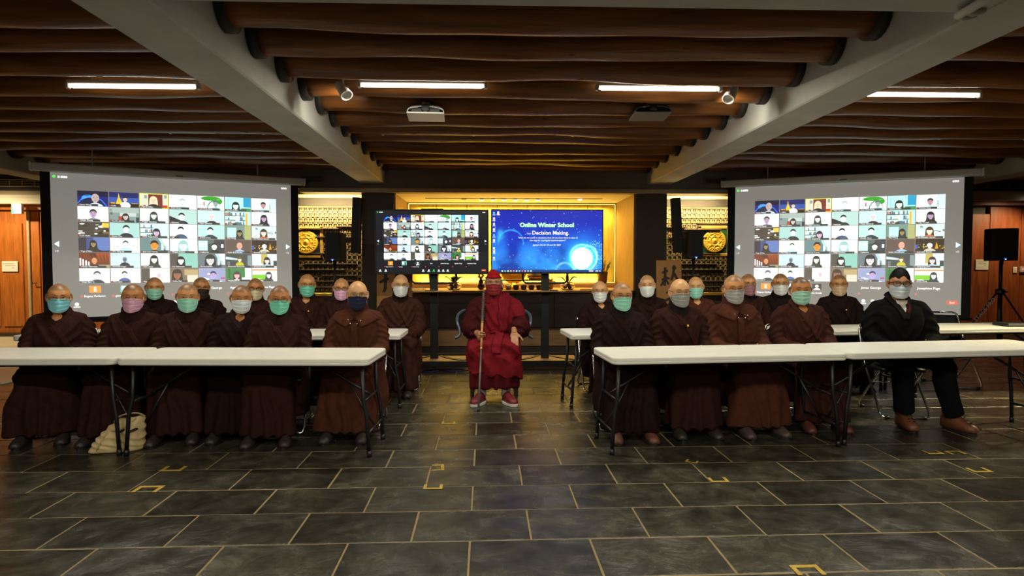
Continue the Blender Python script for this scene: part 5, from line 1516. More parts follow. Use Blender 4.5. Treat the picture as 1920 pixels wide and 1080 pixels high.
def band(mb, bv, path, w, t, off, mi=0):
    pts = spline(path, 5); g = []
    q = [on_cloth(bv, p, off) for p in pts]
    for i in range(len(pts)):
        a = q[max(i - 1, 0)][0]; b_ = q[min(i + 1, len(q) - 1)][0]; tg = (b_ - a).normalized(); s_ = tg.cross(q[i][1]).normalized()
        row = []
        for k in (-1, -.5, 0, .5, 1):
            pp = q[i][0] + s_ * w * k
            r_ = on_cloth(bv, pp, off + .002)
            row.append(r_[0] if (r_[0] - pp).length < .02 else pp)
        g.append(row)
    mb.sheet(g, t, mi)
def lapels(me):
    bv = BV[id(me)]; mb = MB()
    band(mb, bv, [(0, .088, 1.06), (.058, .058, 1.05), (.070, -.01, 1.01), (.052, -.07, .97), (.012, -.108, .912), (-.018, -.125, .870)], .020, .004, .001)
    band(mb, bv, [(0, .088, 1.06), (-.058, .058, 1.05), (-.070, -.01, 1.01), (-.052, -.07, .97), (-.006, -.110, .908), (.050, -.135, .82), (.095, -.15, .74), (.135, -.14, .65)], .022, .004, .004)
    return mb.mesh('lapel', [M_cloth])
LAPEL = {id(m): lapels(m) for m in ROBES}
def neck_collar(name, r0=.088, r1=.070, h=1.065, fl=.010, gap=0.0):
    mb = MB(); rows = []
    n = 36; oy = -.010
    for z, r, tl in ((.955, r0 + .014, .03), (.985, r0 + .002, .03), (1.015, r1 + .006, .024), (h - .012, r1 + .003, .018), (h, r1 + .001, .018), (h + .002, r1 - .006, .018), (h - .03, r1 - .009, .018)):
        rows.append([(r * math.sin(2 * PI * k / n), .012 + oy - r * 1.0 * math.cos(2 * PI * k / n), z - tl * math.cos(2 * PI * k / n) + fl * .25 * math.sin(6 * PI * k / n)) for k in range(n + 1)])
    g = [[Vector(p) for p in r] for r in rows]
    mb.sheet(g, .006)
    return mb.mesh(name, [M_cloth])
HIGHCOL = neck_collar('collar', .094, .078, 1.062); ROLLCOL = neck_collar('collar', .104, .088, 1.058, .016)
def coat_parts():
    bv = BV[id(COAT)]; d = {}
    for nm, s_ in (('collar_flap', -1), ('collar_flap', 1)):
        g = []
        A, B_, C_, D_ = Vector((s_ * .006, 0, .945)), Vector((s_ * .072, 0, 1.03)), Vector((s_ * .062, 0, .872)), Vector((s_ * .205, 0, .935))
        for i in range(9):
            u = i / 8; row = []
            for j in range(9):
                v = j / 8
                p = A.lerp(B_, u).lerp(C_.lerp(D_, u), v)
                h = bv.ray_cast(Vector((p.x, -1, p.z)), Vector((0, 1, 0)))
                yy = h[0].y if h[0] is not None else -.02
                yy = min(yy, .03)
                row.append(Vector((p.x, yy - .010 - .012 * v, p.z + .004)))
            g.append(row)
        m = MB(); m.sheet(g if s_ < 0 else [list(reversed(r)) for r in g], .008); d.setdefault('collar_flap', []).append(m.mesh('collar_flap', [M_cloth]))
    m = MB(); band(m, bv, [(.0, -.13, .91), (.0, -.15, .82), (.002, -.15, .72), (.004, -.15, .64)], .030, .007, .005); d['placket'] = m.mesh('placket', [M_cloth])
    m = MB(); m.ell((0, 0, 0), (.0055, .004, .0055), 8, 6); d['snap_button'] = m.mesh('snap_button', [M_chrome])
    d['snaps'] = [on_cloth(bv, (x, -.14, z), .026)[0] for x, z in ((-.052, .945), (-.028, .905), (.030, .902), (.060, .925))]
    return d
COATP = coat_parts()
STAND = neck_collar('collar', .100, .084, 1.075, .012)
def hem_shoes():
    out = []
    for s_ in (-1, 1):
        mb = MB(); pts = [(.0, .035), (.0, .0), (.0, -.05), (.0, -.105), (.0, -.135)]
        R = []
        for y, w, h in ((.075, .024, .05), (.05, .038, .085), (.0, .044, .098), (-.05, .048, .078), (-.10, .050, .060), (-.145, .042, .046), (-.170, .020, .030)):
            R.append([(s_ * .008 + w * math.cos(a), y, max(.016, .016 + h * max(0, math.sin(a)) ** .8)) for a in [2 * PI * k / 18 for k in range(18)]])
        mb.loft(R); out.append(mb.mesh('shoe', [M_shoe]))
    mb = MB(); R = []
    for z in (.0, .008, .017):
        R.append([(.053 * math.cos(a) * (1 - .12 * (math.sin(a) > .3)), -.045 + .128 * math.sin(a), z) for a in [2 * PI * k / 24 for k in range(24)]])
    mb.loft(R, 0, False); sole = mb.mesh('sole', [M_sole])
    mb = MB(); mb.tube([(0, .02, .06), (0, .02, .16), (0, .03, .26)], [.043, .043, .052], 14); sock = mb.mesh('sock', [M_sock])
    return out, sole, sock
SHOE, SOLE, SOCK = hem_shoes()
SOLED = SOLE.copy(); SOLED.materials.clear(); SOLED.materials.append(M_vinyl)

# ------------------------------------------------------------------ faces, masks, spectacles (head space)
def eye_mesh(s_):
    m = MB(); cx, cz = s_ * .033, .0030; n = 16
    y0 = face_y(cx, cz)
    def pt(a, kx, kz, lift):
        x = cx + kx * math.cos(a); z = cz + kz * math.sin(a) * (1.0 if math.sin(a) > 0 else .75) + s_ * math.cos(a) * .0016
        return (x, face_y(x, z) - lift, z)
    rings = [[pt(2 * PI * k / n, .0135 * q, .0042 * q, .0008 + .0032 * (1 - q * q)) for k in range(n)] for q in (1.0, .7, .35, .05)]
    v = [p for r in rings for p in r]; f = []
    for i in range(3):
        for k in range(n):
            l = (k + 1) % n; f.append((i * n + k, i * n + l, (i + 1) * n + l, (i + 1) * n + k))
    m.add(v, f, 0, True)
    m.ell((cx, y0 - .0036, cz + .0008), (.0048, .0016, .0040), 12, 6, 1)
    up = [pt(PI * k / 10, .0142, .0050, .0022) for k in range(11)]
    m.tube(up, [.0007] + [.0012] * 9 + [.0007], 6, 1)
    return m.mesh('eye', [M_eyewhite, M_iris])
EYE = {-1: eye_mesh(-1), 1: eye_mesh(1)}
def brow_mesh(s_):
    m = MB(); pts = []
    for k in range(8):
        u = k / 7; x = s_ * (.017 + .034 * u); z = .0255 + .0035 * math.sin(u * 2.6) - .002 * u; pts.append((x, face_y(x, z) - .0012, z))
    m.tube(pts, [.0012, .0018, .0020, .0019, .0017, .0014, .0010, .0006], 6, 0)
    return m.mesh('eyebrow', [M_brow])
BROW = {-1: brow_mesh(-1), 1: brow_mesh(1)}
def mask_meshes(style):
    """style 0 pleated, 1 duck-bill with a centre fold"""
    nu, nv = 29, 33; g = []
    for j in range(nv):
        v = j / (nv - 1); row = []
        for i in range(nu):
            u = -1 + 2 * i / (nu - 1); az = u * math.radians(74)
            zt = -.004 - .014 * abs(u) ** 1.6; zb = -.124 + .036 * abs(u) ** 2.0
            z = zt + (zb - zt) * v
            rx = .0820 - .010 * v * v; ry = .101 + .020 * math.exp(-(u / .30) ** 2) * math.sin(PI * min(1, .18 + .72 * (1 - v * .75))) + (.010 if style else .004) * math.exp(-(u / .5) ** 2) * math.sin(PI * v)
            ry -= .006 * v ** 2
            x = rx * math.sin(az); y = -ry * math.cos(az) + .004
            fy = face_y(x, z, None)
            if fy is not None and abs(u) < .86: y = min(y, fy - .004)
            if style == 0:
                pl = (v * 3.6 + .25) % 1.0; y -= .0060 * (1 - pl) * (1 - abs(u) ** 3)
            else:
                y -= .006 * math.exp(-(u / .06) ** 2) * math.sin(PI * v)
                y -= .003 * math.sin(9 * v + 2 * u) * (1 - abs(u))
            row.append(Vector((x, y, z)))
        g.append(row)
    m = MB(); m.sheet(g, .0022); body = m.mesh('mask', [M_mask])
    loops = []
    for s_ in (0, nu - 1):
        e_ = -1 if s_ == 0 else 1
        m = MB(); a, b_ = g[2][s_], g[nv - 4][s_]
        m.tube(spline([a, Vector((e_ * .0790, .000, .012)), Vector((e_ * .0790, .024, .014)), Vector((e_ * .0785, .026, -.020)), Vector((e_ * .0780, .004, -.050)), b_], 5), .0016, 5)
        loops.append(m.mesh('ear_loop', [M_mask]))
    m = MB(); m.tube([g[1][i] + Vector((0, -.0022, 0)) for i in range(9, 20)], .0018, 5); wire = m.mesh('nose_wire', [M_mask])
    return body, loops, wire
MASK = [mask_meshes(0), mask_meshes(1)]
def glasses_meshes(w, h, r, mt, drop=0.0):
    cz = .004 - drop; d = {'lens': []}
    m = MB(); yb = -.108
    for s_ in (-1, 1):
        pts = []
        for k in range(20):
            a = 2 * PI * k / 20; c, s2 = math.cos(a), math.sin(a)
            x = s_ * .0350 + w * abs(c) ** .6 * (1 if c > 0 else -1); z = cz + h * abs(s2) ** .7 * (1 if s2 > 0 else -1)
            pts.append(Vector((x, yb + .016 * (abs(x) / .06) ** 2.2, z)))
        m.tube(pts, r, 6, 0, True)
        l = MB(); c_ = Vector((s_ * .0350, yb + .004, cz)); l.add([tuple(c_ + Vector((0, -.001, 0)))] + [tuple(p) for p in pts], [(0, 1 + (k + 1) % 20, 1 + k) if s_ > 0 else (0, 1 + k, 1 + (k + 1) % 20) for k in range(20)], 0, True)
        d['lens'].append(l.mesh('lens', [M_lens]))
        m.tube(spline([(s_ * (.0350 + w), yb + .018, cz + h * .5), (s_ * .080, -.075, cz + h * .55), (s_ * .0835, -.02, cz + .006), (s_ * .0845, .018, cz + .006), (s_ * .082, .036, cz - .012)], 4), r * .9, 6)
    m.tube([(-.0350 + w - .001, yb + .001, cz + h * .3), (0, yb - .003, cz + h * .45), (.0350 - w + .001, yb + .001, cz + h * .3)], r, 6)
    d['frame'] = m.mesh('glasses', [mt]); return d
M_lens, nt, b = nodes('spectacle_lens')
nt.nodes.remove(b); tr_ = N(nt, 'ShaderNodeBsdfTransparent'); gl_ = N(nt, 'ShaderNodeBsdfGlossy'); gl_.inputs['Roughness'].default_value = .05; mx_ = N(nt, 'ShaderNodeMixShader'); mx_.inputs[0].default_value = .07
nt.links.new(tr_.outputs[0], mx_.inputs[1]); nt.links.new(gl_.outputs[0], mx_.inputs[2]); nt.links.new(mx_.outputs[0], nt.nodes['Material Output'].inputs[0])
GLASSES = {'thin': glasses_meshes(.0235, .0155, .0013, M_rimmetal), 'dark': glasses_meshes(.0245, .0160, .0021, M_rim), 'thick': glasses_meshes(.0265, .0175, .0032, M_rim), 'low': glasses_meshes(.0245, .0150, .0014, M_rim, .006)}

SKIN = {'l': (.64, .335, .140), 'm': (.57, .258, .088), 'd': (.47, .190, .056)}
def col4(c, a=1.0): return (c[0], c[1], c[2], a)
def face_parts(root, HMm, mask, mcol, glass, style=0):
    T = HMm @ Matrix.Translation(HC)
    for s_ in (-1, 1):
        link('eye', EYE[s_], root, M=T); link('eyebrow', BROW[s_], root, M=T)
    if mask:
        b_, lo, wi = MASK[style]
        mo = link('mask', b_, root, M=T); mo.color = col4(mcol)
        for l in lo:
            q = link('ear_loop', l, mo); q.color = (.75, .75, .72, 1)
        q = link('nose_wire', wi, mo); q.color = col4([min(1, c * 1.05) for c in mcol])
    if glass:
        g = GLASSES[glass]; go = link('glasses', g['frame'], root, M=T)
        for l in g['lens']: link('lens', l, go)
CHAIRLAB = []
def monastic(x, y, s, rz, label, mcol, glass=None, style='cross', body='A', robe=0, rc=(.055, .018, .012), skin='m', stub=.55, mstyle=0, pin=False, shoe=(.025, .018, .015), cc=(.012, .008, .007), hx=0.0):
    root = link('person', BODY[body], None, (x, y + .02 * s, 0), (0, 0, rz)); root.scale = (s, s, s)
    tag(root, label, 'person', 'people seated in the rows'); root.color = col4(SKIN[skin], min(1, stub * 1.3))
    coat = style == 'coat'; rm = COAT if coat else ROBES[robe]
    o = link('coat' if coat else 'robe', rm, root); o.color = col4(rc)
    if coat:
        q = link('collar', STAND, o); q.color = col4([c * .8 for c in rc])
        for f in COATP['collar_flap']: q = link('collar_flap', f, o); q.color = col4([c * 1.1 for c in rc])
        q = link('placket', COATP['placket'], o); q.color = col4(rc)
        [link('snap_button', COATP['snap_button'], o, p_) for p_ in COATP['snaps']]
    else:
        q = link('lapel', LAPEL[id(rm)], o); q.color = col4([c * 1.15 for c in rc])
        if style in ('high', 'roll'):
            q = link('collar', HIGHCOL if style == 'high' else ROLLCOL, o); q.color = col4(cc if style == 'high' else [c * .7 for c in rc])
        if pin:
            p_, n_ = on_cloth(BV[id(rm)], (.035, -.14, .865), .012)
            m = MB(); m.ell(p_, (.010, .006, .010), 12, 8); obj('badge_pin', m, M_goldbright, o)
    face_parts(root, HM[body], True, mcol, glass, mstyle)
    for k, s_ in enumerate((-1, 1)):
        q = link('shoe', SHOE[k], root, (s_ * .125, -.45, 0), (0, 0, s_ * .10)); q.color = col4(shoe)
        link('sole', SOLED, q)
        link('sock', SOCK, root, (s_ * .118, -.445, .0))
    return root
# ------------------------------------------------------------------ the seated rows
TEAL = (.30, .66, .52); TEALD = (.18, .60, .44); BLUE = (.22, .58, .66); PINK = (.62, .33, .46); PINKL = (.74, .42, .60); WHITE = (.74, .77, .75); WHITEB = (.66, .71, .75)
GREYM = (.30, .30, .27); NAVY = (.016, .018, .045); CREAM = (.62, .55, .36); MAUVE = (.34, .17, .19); BLACKM = (.03, .02, .016); PEACH = (.66, .46, .30)
DB, MB_, RB = (.017, .0068, .0055), (.028, .0096, .0072), (.064, .0205, .0110)
def seat(label_p, label_c, X, Y, s, rz, **k):
    p = monastic(X, Y, s, rz, label_p, **k)
    folding_chair(X, Y + .02 * s + .03, rz, label_c)
    return p
P_ = seat
# front row, left of the aisle
P_('person with blue mask and thin glasses at far left of the front row', 'folding chair under the person in the blue mask at far left', -3.655, 5.25, .985, 0.34, body='B', mcol=BLUE, glass='low', robe=1, rc=MB_, skin='m', stub=.55)
P_('person in dark brown robe with dusty pink mask, no glasses, in the left front row', 'folding chair under the person in the dusty pink mask, left front row', -3.035, 5.25, .985, 0.1, body='B', mcol=PINK, style='roll', robe=0, rc=MB_, skin='d', stub=.62)
P_('person with pale green mask and high collar, behind the joint of the left front tables', 'folding chair under the front-row person in the pale green mask, left side', -2.585, 5.25, .985, 0.22, body='B', mcol=TEAL, style='roll', robe=2, rc=MB_, skin='m', stub=.6)
P_('person in near-black open robe with pale grey mask, left front row', 'folding chair under the front-row person in the white-grey mask, left side', -2.155, 5.30, .972, 0.22, body='B', mcol=WHITEB, robe=0, rc=DB, skin='d', stub=.6)
P_('person with bright green mask and thin glasses in the left front row', 'folding chair under the person in the bright green mask and glasses', -1.785, 5.17, .973, 0.12, body='B', mcol=TEALD, glass='low', style='roll', robe=2, rc=MB_, skin='d', stub=.6)
P_('person in reddish brown snap coat with navy blue mask, left of the aisle', 'folding chair under the person in the coat and navy mask', -1.155, 5.28, 1.0, 0.0, body='B', mcol=NAVY, glass='thin', style='coat', rc=RB, skin='l', stub=.12, cc=MB_)
# back row, left of the aisle
P_('person in near-black high collar with green mask, farthest left of the back row', 'folding chair under the back-row person in the green mask at far left', -3.73, 6.85, 1.003, 0.28, body='B', mcol=TEAL, style='roll', robe=2, rc=DB, skin='m', stub=.35)
P_('person with dark brown mask and glasses in the back row before the left screen', 'folding chair under the person in the dark brown mask', -3.225, 6.85, 1.002, 0.33, body='B', mcol=BLACKM, glass='thin', style='roll', robe=2, rc=DB, skin='d', stub=.5)
P_('person with cream mask and dark glasses in the back row before the left screen', 'folding chair under the person in the cream mask', -2.615, 6.82, .994, 0.13, body='B', mcol=CREAM, glass='dark', style='high', robe=0, rc=MB_, skin='d', stub=.45, cc=MB_)
P_('person with mint green mask and yellow pin by the left screen edge', 'folding chair under the back-row person with the yellow pin', -2.07, 6.9, 1.029, 0.13, body='B', mcol=TEALD, glass='thin', robe=0, rc=MB_, skin='m', stub=.3, pin=True)
P_('person with light pink mask and dark glasses, half hidden behind the coat wearer', 'folding chair under the person in the light pink mask', -1.675, 6.85, .992, 0, body='B', mcol=PINKL, glass='dark', style='high', robe=2, rc=MB_, skin='m', stub=.2, cc=MB_)
P_('person with white folded mask and glasses, beside the left television', 'folding chair under the person in the white folded mask beside the left television', -1.025, 6.9, 1.024, 0, body='B', mcol=WHITE, glass='thin', robe=3, rc=(.044, .016, .011), skin='l', stub=.18, mstyle=1, style='high', cc=DB)
# back row, right of the aisle
P_('person with white mask and bald head in dark open robe, right of the right television', 'folding chair under the back-row person nearest the aisle on the right', 1.225, 6.75, .968, 0.04, body='C', mcol=WHITE, glass='thin', robe=2, rc=DB, skin='l', stub=.12)
P_('person with white folded mask and dark high collar, before the right pillar', 'folding chair under the person before the right pillar', 1.785, 6.85, 1.019, -0.03, body='C', mcol=WHITE, style='roll', robe=0, rc=DB, skin='l', stub=.25, mstyle=1)
P_('person with closed eyes and mint mask, no glasses, in the right back row', 'folding chair under the person with closed eyes', 2.345, 6.85, 1.004, -0.1, body='C', mcol=TEAL, robe=0, rc=RB, skin='l', stub=.12)
P_('person with mauve patterned mask, half hidden in the right back row', 'folding chair under the person in the mauve mask', 2.985, 6.95, 1.027, -0.1, body='A', mcol=MAUVE, glass='thin', style='high', robe=2, rc=MB_, skin='m', stub=.45)
P_('person in black robe with white mask and glasses before the right screen', 'folding chair under the person in black before the right screen', 3.375, 6.95, 1.032, -0.13, body='C', mcol=WHITE, glass='thin', style='high', robe=2, rc=(.010, .0055, .005), skin='m', stub=.55)
P_('person with peach mask, glasses and yellow pin before the middle of the right screen', 'folding chair under the person in the peach mask', 4.10, 7.0, 1.021, -0.2, body='C', mcol=PEACH, glass='thin', style='high', robe=0, rc=(.013, .0065, .0055), skin='m', stub=.5, pin=True, cc=(.018, .008, .007))
# front row, right of the aisle
P_('person in near-black robe with mint mask and dark-rimmed glasses, right of the aisle', 'folding chair under the front-row person nearest the aisle on the right', 1.13, 5.2, .989, 0, body='A', mcol=TEAL, glass='thin', style='high', robe=3, rc=(.016, .0065, .0055), skin='m', stub=.5, shoe=(.13, .05, .03))
P_('person with shiny bald head, grey mask and yellow pin in the right front row', 'folding chair under the person with the grey mask and yellow pin', 1.665, 5.3, 1.012, 0, body='A', mcol=GREYM, glass='thin', style='high', robe=0, rc=MB_, skin='l', stub=.14, pin=True)
P_('person in reddish brown snap coat with grey striped mask, right front row', 'folding chair under the person in the coat and grey mask', 2.165, 5.33, 1.040, 0.1, body='C', mcol=(.33, .33, .32), glass='thin', style='coat', rc=RB, skin='m', stub=.5, shoe=(.06, .04, .035))
P_('person in reddish brown robe with pale green mask, no glasses, beside the man in black', 'folding chair under the person beside the man in black', 2.835, 5.45, 1.024, -0.06, body='C', mcol=(.30, .56, .44), robe=2, rc=(.044, .014, .0105), skin='d', stub=.75, shoe=(.10, .03, .02))

# ------------------------------------------------------------------ the man in black
MAN_LEGS = []
for e_ in (-1, 1):
    _a = e_ * (.12 if e_ < 0 else .235)
    MAN_LEGS += [([(e_ * .09, .02, .53), (e_ * .14, -.40, .53), (e_ * .15, -.46, .47), (_a, -.455, .13)], [.075, .055, .048, .034]), ([(_a, -.455, .11), (_a, -.46, .06), (_a + (.0 if e_ < 0 else .03), -.51, .042)], [.034, .034, .026])]
def man_in_black(x, y, s, rz):
    H = head_matrix(-.20, .0, .02)
    arms = ([([(-.155, .01, .94), (-.245, -.03, .70), (-.12, -.27, .615)], [.038, .036, .030]), ([(.155, .01, .94), (.245, -.03, .70), (.12, -.27, .615)], [.038, .036, .030])],
            [dict(wrist=(-.125, -.275, .622), d=(.72, -.68, -.18), n=(.0, -.25, 1), side=1, curl=(.35, .45, .4)), dict(wrist=(.135, -.30, .632), d=(-.55, -.80, -.30), n=(.1, -.4, 1), side=-1, curl=(.35, .45, .4))])
    me = body_mesh('body', H, arms, MAN_LEGS, .0055, False)
    root = link('person', me, None, (x, y + .02 * s, 0), (0, 0, rz)); root.scale = (s,) * 3
    tag(root, 'man with black hair, black jacket, white mask and dark glasses at far right', 'person', 'people seated in the rows'); root.color = col4((.44, .19, .09), 0)
    mb = MB()
    mb.loft([ring(z, 0, cy, rx, ry, 44, 2.3, tl) for z, cy, rx, ry, tl in ((.475, .03, .21, .155, 0), (.56, .02, .215, .16, 0), (.68, .0, .205, .15, 0), (.80, -.01, .195, .140, 0), (.89, -.005, .195, .128, 0), (.95, .002, .175, .106, .01), (.985, .012, .125, .086, .03), (1.01, .016, .092, .078, .05), (1.03, .016, .074, .068, .05))])
    for e_ in (-1, 1):
        mb.tube([(e_ * .09, .012, .972), (e_ * .16, .012, .948), (e_ * .205, .004, .890), (e_ * .235, -.02, .79), (e_ * .250, -.05, .69), (e_ * .210, -.15, .645), (e_ * .15, -.24, .628), (e_ * .122, -.275, .622)], [.048, .060, .066, .066, .062, .056, .050, .046], 20)
    jk = remesh(mb, .0095, 'jacket', 3, [M_cloth]); fold(jk, .75, 12.0)
    j = link('jacket', jk, root); j.color = col4((.0042, .0036, .0038))
    bv = bvh_of(jk)
    m = MB(); g = []
    for i in range(7):
        u = i / 6; row = []
        for k in range(7):
            v = -1 + 2 * k / 6; w = .042 * (1 - u) + .004
            xx = v * w + .008 * u; zz = 1.005 - .135 * u
            h = bv.ray_cast(Vector((xx, -1, zz)), Vector((0, 1, 0))); yy = h[0].y if h[0] is not None else -.07
            row.append(Vector((xx, min(yy, -.058 - .045 * u) - .008, zz)))
        g.append(row)
    m.sheet([list(reversed(r)) for r in g], .004); q = link('shirt_front', m.mesh('shirt_front', [M_cloth]), j); q.color = (.62, .58, .50, 1)
    m = MB(); band(m, bv, [(0, .09, 1.045), (-.062, .055, 1.04), (-.072, -.01, 1.01), (-.056, -.06, .985), (-.016, -.12, .890), (.002, -.135, .850)], .020, .007, .012)
    band(m, bv, [(0, .09, 1.045), (.062, .055, 1.04), (.072, -.01, 1.01), (.056, -.06, .985), (.024, -.12, .890), (.010, -.135, .850)], .020, .007, .012)
    q = link('collar', m.mesh('collar', [M_cloth]), j); q.color = col4((.012, .010, .011))
    m = MB(); band(m, bv, [(.050, -.05, .99), (.040, -.09, .94), (.022, -.12, .885)], .006, .004, .018); q = link('collar_piping', m.mesh('collar_piping', [M_cloth]), j); q.color = (.10, .006, .008, 1)
    mb = MB()
    for e_ in (-1, 1):
        kx = e_ * .15; ax_ = e_ * (.12 if e_ < 0 else .235)
        mb.tube([(e_ * .09, .10, .55), (e_ * .10, -.05, .545), (e_ * .13, -.28, .545), (kx, -.44, .535), (kx * 1.02, -.485, .49), (kx * 1.0, -.485, .40), ((kx + ax_) / 2, -.47, .26), (ax_, -.46, .125)], [.11, .108, .098, .088, .082, .078, .072, .070], 22)
    mb.loft([ring(.46, 0, .04, .19, .15, 30), ring(.54, 0, .04, .20, .16, 30), ring(.62, 0, .03, .19, .14, 30)])
    tr2 = remesh(mb, .0095, 'trousers', 3, [M_cloth]); fold(tr2, .45, 5.0)
    q = link('trousers', tr2, root); q.color = col4((.0050, .0050, .0066))
    T = H @ Matrix.Translation(HC)
    face_parts(root, H, True, (.50, .56, .60), 'thick', 0)
    # hair: thick cap with a side-swept fringe
    v, f = sphere_grid(72, 50); q_ = random.Random(4); mb = MB(); D = np.array(v)
    dx, dy, dz = D.T
    x_ = .0815 * dx; y_ = np.where(dy < 0, -.098 * (-dy).clip(0) ** .85, .106 * dy); z_ = .130 * dz + .006
    n_ = vnoise(D * np.array([9, 9, 2.5])); n2 = vnoise(D * np.array([22, 22, 5]) + 3)
    rr = 1 + .018 * n_ + .010 * n2 + .05 * np.clip(dz, 0, 1)
    low = np.where(dy < -.25, .050 + .018 * np.sin(dx * 7 + .5) - .02 * (np.abs(dx) > .62), np.where(dy < .15, -.012, -.065))
    P = np.stack([x_ * rr, y_ * rr, z_ * rr], 1)
    inside = P[:, 2] < low
    Q = P.copy(); Q[inside] = P[inside] * np.array([.80, .80, 1]); Q[inside, 2] = np.maximum(P[inside, 2], low[inside] + .004)
    mb.add([tuple(p) for p in Q], f, 0, True); hm = remesh(mb, .0045, 'hair', 1, [M_hair]); link('hair', hm, root, M=T)
    for k, (e_, ang, ax_) in enumerate(((-1, .05, -.12), (1, .55, .235))):
        bt = MB(); R = []
        for yy, w, h in ((.085, .030, .10), (.06, .044, .13), (.01, .050, .135), (-.04, .050, .105), (-.09, .054, .075), (-.14, .050, .058), (-.175, .030, .040)):
            R.append([(w * math.cos(a), yy, max(.018, .018 + h * max(0, math.sin(a)) ** .7)) for a in [2 * PI * k2 / 20 for k2 in range(20)]])
        bt.loft(R); bt.tube([(0, .02, .10), (0, .03, .165)], [.056, .058], 16)
        q = link('boot', bt.mesh('boot', [M_shoe]), root, (ax_, -.46, 0), (0, 0, ang)); q.color = (.155, .052, .020, 1)
        m = MB()
        for r_ in range(5): m.tube([(-.022, -.035 - r_ * .022, .148 - r_ * .017), (0, -.040 - r_ * .022, .158 - r_ * .018), (.022, -.035 - r_ * .022, .148 - r_ * .017)], .003, 5)
        obj('laces', m, M_rim, q); link('sole', SOLE, q, (0, .0, .0)).data = SOLED
man_in_black(3.79, 5.50, 1.070, -.22)
folding_chair(3.79, 5.56, -.12, 'folding chair under the man in the black jacket')
folding_chair(5.36, 6.86, -.14, 'empty folding chair behind the far right back table')

